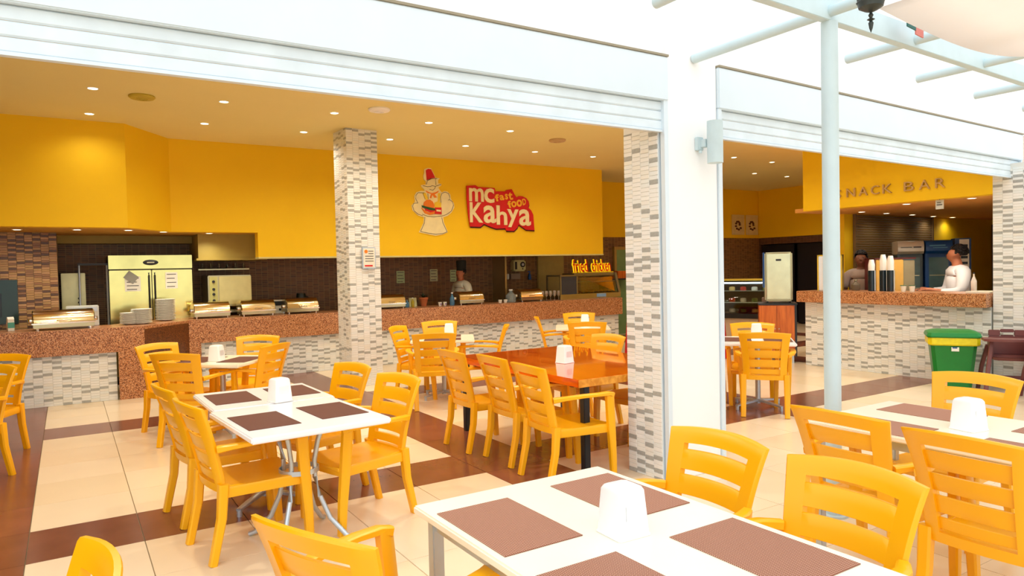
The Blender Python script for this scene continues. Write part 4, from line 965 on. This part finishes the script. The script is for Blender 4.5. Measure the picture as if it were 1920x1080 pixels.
# booth: roller shutter on the back wall
t = empty('inner_shutter', (11.32, 6.99, 0), 0, 'closed grey slatted shutter on the back wall of the snack bar', 'roller shutter')
g_ = MB()
for k in range(36):
    z = .9+.0415*k; g_.box((0, -.03, z), (2.45, -.008, z+.034))
for k in range(36): MB().box((0, -.03-.0, .9+.0415*k), (2.45, -.008, .9+.0415*k+.034)).build('slat', mat('taupe_slat', (126, 100, 66), .5), t)
for x0_ in (-.04, 2.45): MB().box((x0_, -.045, .88), (x0_+.04, 0, 2.4)).build('guide_rail', mat('taupe_slat', (0, 0, 0)), t)
# drinks coolers
def cooler(x, y, w_, label, head, headm, side):
    t = empty('drinks_cooler', (x, y, 0), R(-52), label, 'drinks cooler')
    MB().box((0, .05, .0), (w_, .5, 1.70)).build('body', side, t, .01)
    MB().box((.04, .0, .12), (w_-.04, .05, 1.66)).box((0, 0, .1), (.04, .05, 1.7)).build('door_frame', side, t)
    MB().box((.05, -.006, .14), (w_-.05, .0, 1.64)).build('door_glass', mat('cooler_glass', (96, 128, 132), .1, trans=.2, var=.1), t)
    for z in (1.15, 1.35): MB().box((.06, -.008, z), (w_-.06, -.006, z+.012)).build('shelf', STEEL, t)
    hp = [(.5, 1.70), (.0, 1.70), (-.05, 1.74), (-.06, 1.82), (-.03, 1.89), (.03, 1.91), (.5, 1.91)]
    h = MB().rings([[(xx, yy, zz) for yy, zz in hp] for xx in (0, w_)]).build('header', headm, t)
    return t
SILH = mat('silver_header', (206, 196, 176), .35, .3)
t = cooler(11.30, 6.25, .37, 'glass door cooler with rounded silver header', '', SILH, mat('cooler_grey', (70, 84, 84), .4))
MB().box((.04, -.064, 1.80), (.20, -.056, 1.812)).build('header_print', mat('ink', (0, 0, 0)), t); MB().box((.22, -.064, 1.795), (.33, -.056, 1.818)).build('header_print', mat('ink', (0, 0, 0)), t)
t = cooler(11.54, 5.94, .37, 'blue drinks cooler with rounded header behind the man in white', '', BLUE, BLUE)
MB().box((.05, -.064, 1.815), (.27, -.056, 1.835)).build('header_print', mat('print_sky', (90, 150, 190), .5), t); MB().box((.10, -.064, 1.785), (.30, -.056, 1.797)).build('header_print', mat('print_sky', (0, 0, 0)), t)
t = empty('drinks_cooler', (11.80, 5.62, 0), R(-56), 'blue cooler side with a white printed strip, rightmost cooler', 'drinks cooler')
MB().box((0, 0, 0), (.22, .45, 1.93)).build('body', mat('deep_blue', (10, 60, 120), .35), t, .01); MB().box((.06, -.004, 1.46), (.19, 0, 1.91)).build('strip', PAPER, t)
for k in range(4): MB().box((.08, -.007, 1.52+.09*k), (.17, -.004, 1.56+.09*k)).build('print_line', BLACK, t)
# cup towers on the counter
for (dx, dy, hh, l) in ((0, 0, .40, 'left'), (.06, -.14, .47, 'middle'), (.02, -.27, .45, 'right')):
    t = empty('cup_dispenser', (9.98+dx, 5.90+dy, 1.162), 0, l+' one of three tall stacks of white cups in holders', 'cup dispenser', 'cup towers on the snack counter')
    MB().cyl((0, 0, 0), (0, 0, .30), .05).build('holder', mat('holder_dark', (20, 36, 44), .2), t)
    MB().cyl((.0, -.052, .0), (.0, -.052, .30), .012, n=8).build('rod', CHROME, t)
    MB().lathe([(.044, .30), (.046, hh-.02), (.03, hh+.06), (.0, hh+.06)], n=16).build('cups', DISPW, t)
t = empty('juice_machine', (10.62, 5.75, .942), R(-40), 'beige boxy machine with a glass side on the snack bar ledge', 'drink machine'); t.location = (10.60, 6.00, .942)
MB().box((-.26, -.2, .0), (.14, .2, .68)).build('body', mat('beige_shell', (226, 176, 84), .4), t, .012); MB().box((.14, -.19, .02), (.30, .19, .66)).build('glass_side', mat('smoked_pale', (170, 160, 130), .15, .5), t, .006)
MB().box((-.275, -.205, .0), (-.26, .2, .70)).box((-.275, -.205, .68), (.31, .2, .70)).build('trim', mat('maroon', (90, 20, 20), .4), t)
for k, (y_, l) in enumerate(((5.42, 'left'), (5.30, 'right'))):
    t = empty('paper_cup', (9.95, y_, 1.162), 0, 'small white cup on the counter before the man in white, '+l, 'cup'); MB().lathe([(.028, 0), (.04, .085), (.036, .085), (.024, .006)], n=14).build('body', PAPER, t)
    MB().rings([[(.042*math.cos(q), .042*math.sin(q), z) for q in [2*math.pi*i/14 for i in range(14)]] for z in (.08, .09)]).build('lid', mat('lid_green', (60, 110, 70), .5), t)
t = empty('serving_tray', (10.0, 4.42, 1.162), 0, 'pale tray at the right end of the snack counter', 'tray'); MB().box((-.16, -.14, 0), (.16, .14, .008)).box((-.16, -.14, .008), (-.15, .14, .02)).box((.15, -.14, .008), (.16, .14, .02)).box((-.15, -.14, .008), (.15, -.13, .02)).box((-.15, .13, .008), (.15, .14, .02)).build('body', PAPER, t)
bottle(10.1, 6.22, 1.162, .16, .06, mat('jar_dark', (110, 100, 84), .2), STEEL, 'squat dark jar beside the cup stacks', 'jar')
bottle(10.15, 4.60, 1.162, .26, .035, mat('soap_white', (220, 210, 200), .4), BLACK, 'white pump bottle at the right end of the snack counter')
t = empty('hanging_sign', (9.82, 4.86, 2.30), R(-90), 'small white notice hanging under the sign bulkhead', 'hanging sign')
MB().box((-.05, -.012, -.03), (.05, 0, .09)).build('plate', mat('pale_grey', (0, 0, 0)), t); MB().box((-.035, -.015, .02), (.035, -.012, .035)).box((-.03, -.015, .05), (.02, -.012, .06)).build('print_line', mat('ink', (0, 0, 0)), t); MB().cyl((0, -.006, .09), (0, -.006, .10), .004, n=6).build('cord', BLACK, t)

# bin and high chairs
t = empty('waste_bin', (9.30, 4.47, 0), R(-58), 'green wheeled bin with yellow bag folded over its rim', 'waste bin')
def rrect(a, b, z, c=.04): return [(a, -b+c, z), (a, b-c, z), (a-c, b, z), (-a+c, b, z), (-a, b-c, z), (-a, -b+c, z), (-a+c, -b, z), (a-c, -b, z)]
MB().rings([rrect(.19, .16, .0), rrect(.25, .21, .60), rrect(.26, .22, .62)]).build('body', GREEN, t)
MB().rings([rrect(.262, .222, .545), rrect(.275, .235, .56), rrect(.275, .232, .64), rrect(.262, .22, .65)], cap=False).build('bag', YBAG, t)
MB().rings([rrect(.285, .245, .645), rrect(.29, .25, .66), rrect(.275, .235, .70), rrect(.2, .16, .725)]).build('lid', GREEN, t, .004)
MB().box((-.03, -.236, .48), (.05, -.222, .53)).build('sticker', PAPER, t); MB().box((-.02, -.238, .515), (.03, -.236, .53)).build('sticker_stripe', BLUE, t)
def highchair(loc, rz, label):
    t = empty('high_chair', loc, rz, label, 'high chair')
    for sx in (-1, 1):
        for sy in (-1, 1): MB().bar([(sx*.20, sy*.14, .64 if sy < 0 else .55), (sx*.25, sy*.22, .3), (sx*.285, sy*.27, 0)], .045, .04, side=(1, 0, 0)).build('leg', BROWNP, t)
    MB().rings([[(x, y, z) for x, y in ((-.30, -.28), (-.22, -.33), (.22, -.33), (.30, -.28), (.30, -.08), (.2, -.06), (.15, -.12), (-.15, -.12), (-.2, -.06), (-.30, -.08))] for z in (.635, .665)]).build('tray', BROWNP, t, .006)
    MB().rings([rrect(.18, .17, .40), rrect(.19, .18, .44)]).build('seat', BROWNP, t, .006)
    b = MB(); b.box((-.19, .15, .44), (.19, .18, .66)); b.box((-.19, .16, .66), (-.07, .185, .735)); b.box((.07, .16, .66), (.19, .185, .735)); b.box((-.07, .16, .705), (.07, .185, .745)); b.box((-.07, .16, .66), (.07, .185, .675))
    b.build('backrest', BROWNP, t, .008); 
    for sx in (-1, 1): MB().box((sx*.19-.012, -.1, .42), (sx*.19+.012, .17, .64)).build('side_panel', BROWNP, t, .006)
    MB().bar([(-.265, -.25, .15), (0, -.29, .15), (.265, -.25, .15)], .03, .04).build('foot_rail', BROWNP, t); MB().bar([(-.265, .25, .15), (.265, .25, .15)], .03, .04).build('rail', BROWNP, t)
    for sx in (-1, 1): MB().bar([(sx*.265, -.25, .15), (sx*.265, .25, .15)], .03, .04).build('rail', BROWNP, t)
    return t
highchair((9.42, 3.88, 0), R(-58), 'brown plastic high chair with tray, right of the green bin')
highchair((9.22, 3.35, 0), R(-60), 'second brown high chair, mostly out of the picture at the right edge')

# ================================================================ PEOPLE
def person(loc, rz, label, shirt, skin, hairm, hat=None, head_turn=0, arms=0, height=1.0, wide=1.0):
    """standing figure facing local -y; arms 0 = bent forward over a worktop, 1 = relaxed"""
    t = empty('person', loc, rz, label, 'person'); t.scale = (height*wide, height*wide, height)
    V = [(0, 0, .95), (0, 0, 1.08), (0, -.01, 1.22), (0, -.01, 1.36), (0, 0, 1.45), (0, -.01, 1.52), (0, -.02, 1.58)]
    Rr = [(.15, .11), (.14, .10), (.15, .105), (.165, .11), (.10, .08), (.058, .058), (.06, .065)]
    E = [(i, i+1) for i in range(6)]
    def chain(start, pts, rad):
        s = start
        for p, r in zip(pts, rad): V.append(p); Rr.append(r); E.append((s, len(V)-1)); s = len(V)-1
        return s
    ct_, st_ = math.cos(head_turn), math.sin(head_turn)
    def ht(x, y, z): return (x*ct_-(y+.01)*st_, x*st_+(y+.01)*ct_-.01, z)
    hd = chain(6, [ht(0, -.050, 1.61), ht(0, -.028, 1.68), ht(0, -.008, 1.755)], [(.066, .070), (.086, .092), (.070, .078)])
    chain(hd-1, [ht(0, -.112, 1.668), ht(0, -.134, 1.652)], [.018, .012])
    for s in (-1, 1): chain(hd-1, [ht(s*.085, 0, 1.675), ht(s*.095, .005, 1.69)], [.018, .014])
    wr_ = []
    for s in (-1, 1):
        if arms == 0: P = [(s*.12, 0, 1.44), (s*.19, 0, 1.42), (s*.235, -.03, 1.27), (s*.25, -.06, 1.14), (s*.20, -.19, 1.13), (s*.14, -.31, 1.16), (s*.12, -.36, 1.165), (s*.11, -.41, 1.165)]
        else: P = [(s*.12, 0, 1.44), (s*.19, 0, 1.42), (s*.225, 0, 1.27), (s*.245, .01, 1.14), (s*.245, -.05, 1.0), (s*.24, -.11, .88), (s*.24, -.125, .83), (s*.24, -.135, .78)]
        e = chain(4, P, [.062, .06, .05, .042, .038, .028, (.034, .02), (.038, .018)])
        wr_.append((s, Vector(P[-1]), (Vector(P[-1])-Vector(P[-2])).normalized()))
    for s in (-1, 1): chain(0, [(s*.09, 0, .88), (s*.10, 0, .66), (s*.10, -.01, .48), (s*.10, .01, .28), (s*.10, .01, .09), (s*.105, -.06, .05), (s*.11, -.15, .035)], [.09, .08, .06, .055, .04, .042, .032])
    skin_mesh('body', V, E, Rr, skin, t, 1)
    for s, p, d in wr_:
        sd = Vector((1, 0, 0)); HV = []; HE = []; HR = []
        for k, (off, L) in enumerate(((-.027, .068), (-.009, .078), (.009, .073), (.027, .058))):
            b0 = len(HV); o0 = p-d*.02+sd*off
            for q, (f_, dn) in enumerate(((0, 0), (.5, -.004), (.8, -.016), (1, -.032))): HV.append(tuple(o0+d*(.02+L*f_)+Vector((0, 0, dn)))); HR.append(.0095-.001*q)
            HE += [(b0, b0+1), (b0+1, b0+2), (b0+2, b0+3)]
            skin_mesh('finger', HV[b0:], [(0, 1), (1, 2), (2, 3)], HR[b0:], skin, t, 1)
        o0 = p-d*.03; q_ = -s
        skin_mesh('thumb', [tuple(o0), tuple(o0+sd*q_*.035+d*.01), tuple(o0+sd*q_*.048+d*.035)], [(0, 1), (1, 2)], [.012, .011, .009], skin, t, 1)
    # shirt: torso with short sleeves, a little proud of the body
    SV = [(0, 0, .90), (0, 0, 1.05), (0, -.01, 1.2), (0, -.01, 1.36), (0, 0, 1.455), (0, -.005, 1.525)]; SR = [(.19, .15), (.18, .14), (.19, .14), (.215, .15), (.16, .13), (.085, .085)]; SE = [(i, i+1) for i in range(5)]
    for s in (-1, 1):
        k = len(SV); SV += [(s*.12, 0, 1.44), (s*.195, 0, 1.42), (s*.24, -.02 if arms == 0 else 0, 1.28), (s*.252, -.04 if arms == 0 else 0, 1.19)]; SR += [.095, .092, .080, .074]; SE += [(4, k), (k, k+1), (k+1, k+2), (k+2, k+3)]
        if arms == 0: SV += [(s*.25, -.07, 1.14), (s*.21, -.17, 1.13), (s*.165, -.26, 1.145)]; SR += [.066, .058, .048]; SE += [(k+3, k+4), (k+4, k+5), (k+5, k+6)]
    skin_mesh('shirt', SV, SE, SR, shirt, t, 1)
    TV = [(0, 0, .97), (0, 0, .90)]; TR = [(.165, .125), (.16, .12)]; TE = [(0, 1)]
    for s in (-1, 1):
        k = len(TV); TV += [(s*.09, 0, .82), (s*.10, 0, .62), (s*.10, 0, .4), (s*.10, .01, .14)]; TR += [.105, .09, .075, .062]; TE += [(1, k), (k, k+1), (k+1, k+2), (k+2, k+3)]
    skin_mesh('trousers', TV, TE, TR, PANTS, t, 1)
    # hair cap: back and top of the skull
    hv = MB(); n_, m_ = 24, 14
    pt = [[(.092*math.sin(math.pi*j/m_)*math.cos(2*math.pi*k/n_), -.002+(.090 if math.sin(2*math.pi*k/n_) < 0 else .105)*math.sin(math.pi*j/m_)*math.sin(2*math.pi*k/n_), 1.705+.112*math.cos(math.pi*j/m_)) for k in range(n_)] for j in range(m_+1)]
    def keep(p): return p[2] > 1.655 and not (p[1] < -.02 and p[2] < 1.758) and not (p[1] < .02 and p[2] < 1.69)
    fs_ = []
    for j in range(m_):
        for k in range(n_):
            q = [pt[j][k], pt[j+1][k], pt[j+1][(k+1) % n_], pt[j][(k+1) % n_]]
            c = [sum(v[i] for v in q)/4 for i in range(3)]
            if keep(c): hv.add([ht(*v) for v in q], [(0, 1, 2, 3)])
    ho = hv.build('hair', hairm, t); md_ = ho.modifiers.new('t', 'SOLIDIFY'); md_.thickness = .012; md_.offset = -1
    for s in (-1, 1):
        MB().lathe([(0, -.007), (.008, 0), (0, .007)], n=8, cap=False).build('eye', mat('eye_dark', (50, 36, 30), .3), t, loc=ht(s*.033, -.112, 1.69))
    MB().box((-.022, -.003, -.004), (.022, .003, .004)).build('mouth', mat('lip', (140, 64, 54), .5), t, .002, loc=ht(0, -.112, 1.615), rz=head_turn)
    if hat:
        n = 24; MB().rings([[ht((r)*math.cos(2*math.pi*k/n), r*1.12*math.sin(2*math.pi*k/n)+.0, z) for k in range(n)] for r, z in ((.088, 1.715), (.09, 1.75), (.094, 1.80), (.10, 1.90), (.095, 1.93), (.05, 1.94))]).build('hat', hat, t)
    return t
person((11.02, 5.20, 0), R(-138), 'man in white shirt with short dark hair leaning at the snack bar, looking left', SHIRT, SKIN, HAIR, head_turn=R(-25), height=1.0, wide=1.18)
person((10.62, 6.45, 0), R(-60), 'person in a grey shirt with dark hair, by the cup stacks', SHIRTG, SKIND, HAIR, head_turn=R(0), arms=1, height=.98)
person((6.47, 12.05, 0), R(-80), 'cook in white T-shirt and tall dark hat, side view in the kitchen', mat('cook_shirt', (214, 216, 204), .8), SKIN, HAIR, hat=mat('hat_black', (24, 28, 26), .8), head_turn=0, arms=1, height=.925)

# ================================================================ OUTSIDE: pergola, canopy, lantern, wall lamp
pg = empty('pergola', (4.06, 2.66, 0), 0, 'pale grey metal pergola of one round post, long beam and pipe rafters', 'pergola')
bdir = Vector((math.cos(R(2.4)), math.sin(R(2.4)), 0))
MB().cyl((0, 0, 0), (0, 0, 3.09), .05, n=24).lathe([(.09, 0), (.09, .012), (.05, .012)], n=24).build('post', PERG, pg)
MB().cyl((6.0, .25, 0), (6.0, .25, 3.09), .05, n=24).build('post', PERG, pg)
MB().cyl((-5.4, -.23, 0), (-5.4, -.23, 3.09), .05, n=24).build('post', PERG, pg)
MB().box((-7, -.03, 3.09), (7.5, .03, 3.24)).build('beam', PERG, pg, .003, rz=R(2.4))
for k, (x, y) in enumerate(((-5.6, 2.9), (-4.5, 2.9), (-3.4, 2.95), (-2.3, 3.0), (-1.0+2.98-1.98, 3.05), (1.02-0.0, 3.05), (2.98, 3.06), (4.03, 3.745), (5.09, 3.19), (6.19, 3.24), (7.32, 3.30), (8.42, 3.34))):
    MB().cyl((x-4.06, -4.0, 3.145), (x-4.06, y-2.66, 3.145), .035, n=14).build('rafter', PERG, pg)
MB().box((-7, -4.05, 3.09), (7.5, -3.99, 3.24)).build('beam', PERG, pg, .003)
for x in (-5.4, 0, 6.0): MB().cyl((x, -4.02, 0), (x, -4.02, 3.09), .05, n=24).build('post', PERG, pg)
def cloth(x0, x1, y0, y1, z0, sag, name, label, m_):
    nx, ny = 24, 10; vs = []; fs = []
    for i in range(nx+1):
        for j in range(ny+1):
            u, v = i/nx, j/ny; vs.append((x0+(x1-x0)*u, y0+(y1-y0)*v+.10*math.sin(math.pi*u)*(v-.5)*-1, z0-sag*math.sin(math.pi*u)*(1-.25*math.sin(math.pi*v))))
    for i in range(nx):
        for j in range(ny): a = i*(ny+1)+j; fs.append((a, a+ny+1, a+ny+2, a+1))
    o = MB().add(vs, fs).build(name, m_); md = o.modifiers.new('t', 'SOLIDIFY'); md.thickness = .003
    return tag(o, label, 'canopy')
CLOTH = mat('canopy_cloth', (250, 244, 238), .9, var=.01)
b_ = CLOTH.node_tree.nodes['Principled BSDF']; b_.inputs['Transmission Weight'].default_value = .0; b_.inputs['Subsurface Weight'].default_value = 0
CLOTH.node_tree.nodes['Principled BSDF'].inputs['Roughness'].default_value = 1
tr = CLOTH.node_tree.nodes.new('ShaderNodeBsdfTranslucent'); tr.inputs[0].default_value = lin((252, 246, 240))
mx_ = CLOTH.node_tree.nodes.new('ShaderNodeMixShader'); mx_.inputs[0].default_value = .6
CLOTH.node_tree.links.new(b_.outputs[0], mx_.inputs[1]); CLOTH.node_tree.links.new(tr.outputs[0], mx_.inputs[2]); CLOTH.node_tree.links.new(mx_.outputs[0], CLOTH.node_tree.nodes['Material Output'].inputs[0])
cloth(4.12, 6.12, -1.2, 2.38, 3.10, .11, 'canopy', 'off-white fabric shade sagging from the pergola at top right', CLOTH)
cloth(6.2, 8.3, -1.2, 2.42, 3.10, .11, 'canopy', 'second fabric shade, further right beyond the first', CLOTH)
t = empty('lantern', (3.31, 1.95, 0), 0, 'dark metal lantern with pointed finial hanging at the top edge', 'lantern'); t.location = (3.31, 1.95, 2.70)
LM = mat('lantern_metal', (64, 70, 68), .4, .5, var=.3)
MB().lathe([(.001, 0), (.008, .02), (.012, .045), (.006, .055), (.018, .062), (.006, .07), (.012, .082), (.005, .095), (.03, .105), (.055, .12), (.06, .14)], n=14).build('finial', LM, t)
MB().lathe([(.06, .14), (.065, .15), (.06, .155), (.075, .32), (.085, .33), (.05, .38), (.01, .40)], n=6).build('body', LM, t)
MB().cyl((0, 0, .40), (0, 0, .445), .006, n=6).build('chain', LM, t)
t2 = MB().cyl((-.35, 1.95-2.66, 3.145), (.0-1.08, 1.95-2.66, 3.145), .02, n=8).build('crossbar', PERG, pg); 
t = empty('bunting_flag', (4.85, 2.55, 3.165), R(8), 'small dark green and red flag hanging at the pergola beam', 'flag')
MB().box((-.14, -.004, -.03), (0, .004, .045)).build('green_half', mat('flag_green', (40, 96, 88), .7), t, rz=0); MB().box((0, -.004, -.055), (.13, .004, .015)).build('red_half', mat('flag_red', (206, 120, 110), .7), t)
t = empty('wall_lamp', (4.09, 3.755, 2.51), 0, 'grey cylindrical up-down lamp on the white pillar', 'wall lamp')
LG = mat('lamp_grey', (196, 214, 218), .4)
MB().box((-.06, -.035, -.05), (.0, 0, .05)).build('mount', LG, t, .004); MB().box((-.03, -.08, -.03), (.02, -.03, .03)).build('arm', LG, t, .004)
MB().lathe([(.052, -.155), (.058, -.155), (.058, .155), (.052, .155), (.052, .14), (.001, .14)], (.012, -.135, 0), 28).build('shade', LG, t)
MB().cyl((-.03, -.03, -.07), (-.03, -.03, -.05), .012, n=8).build('screw', LG, t)
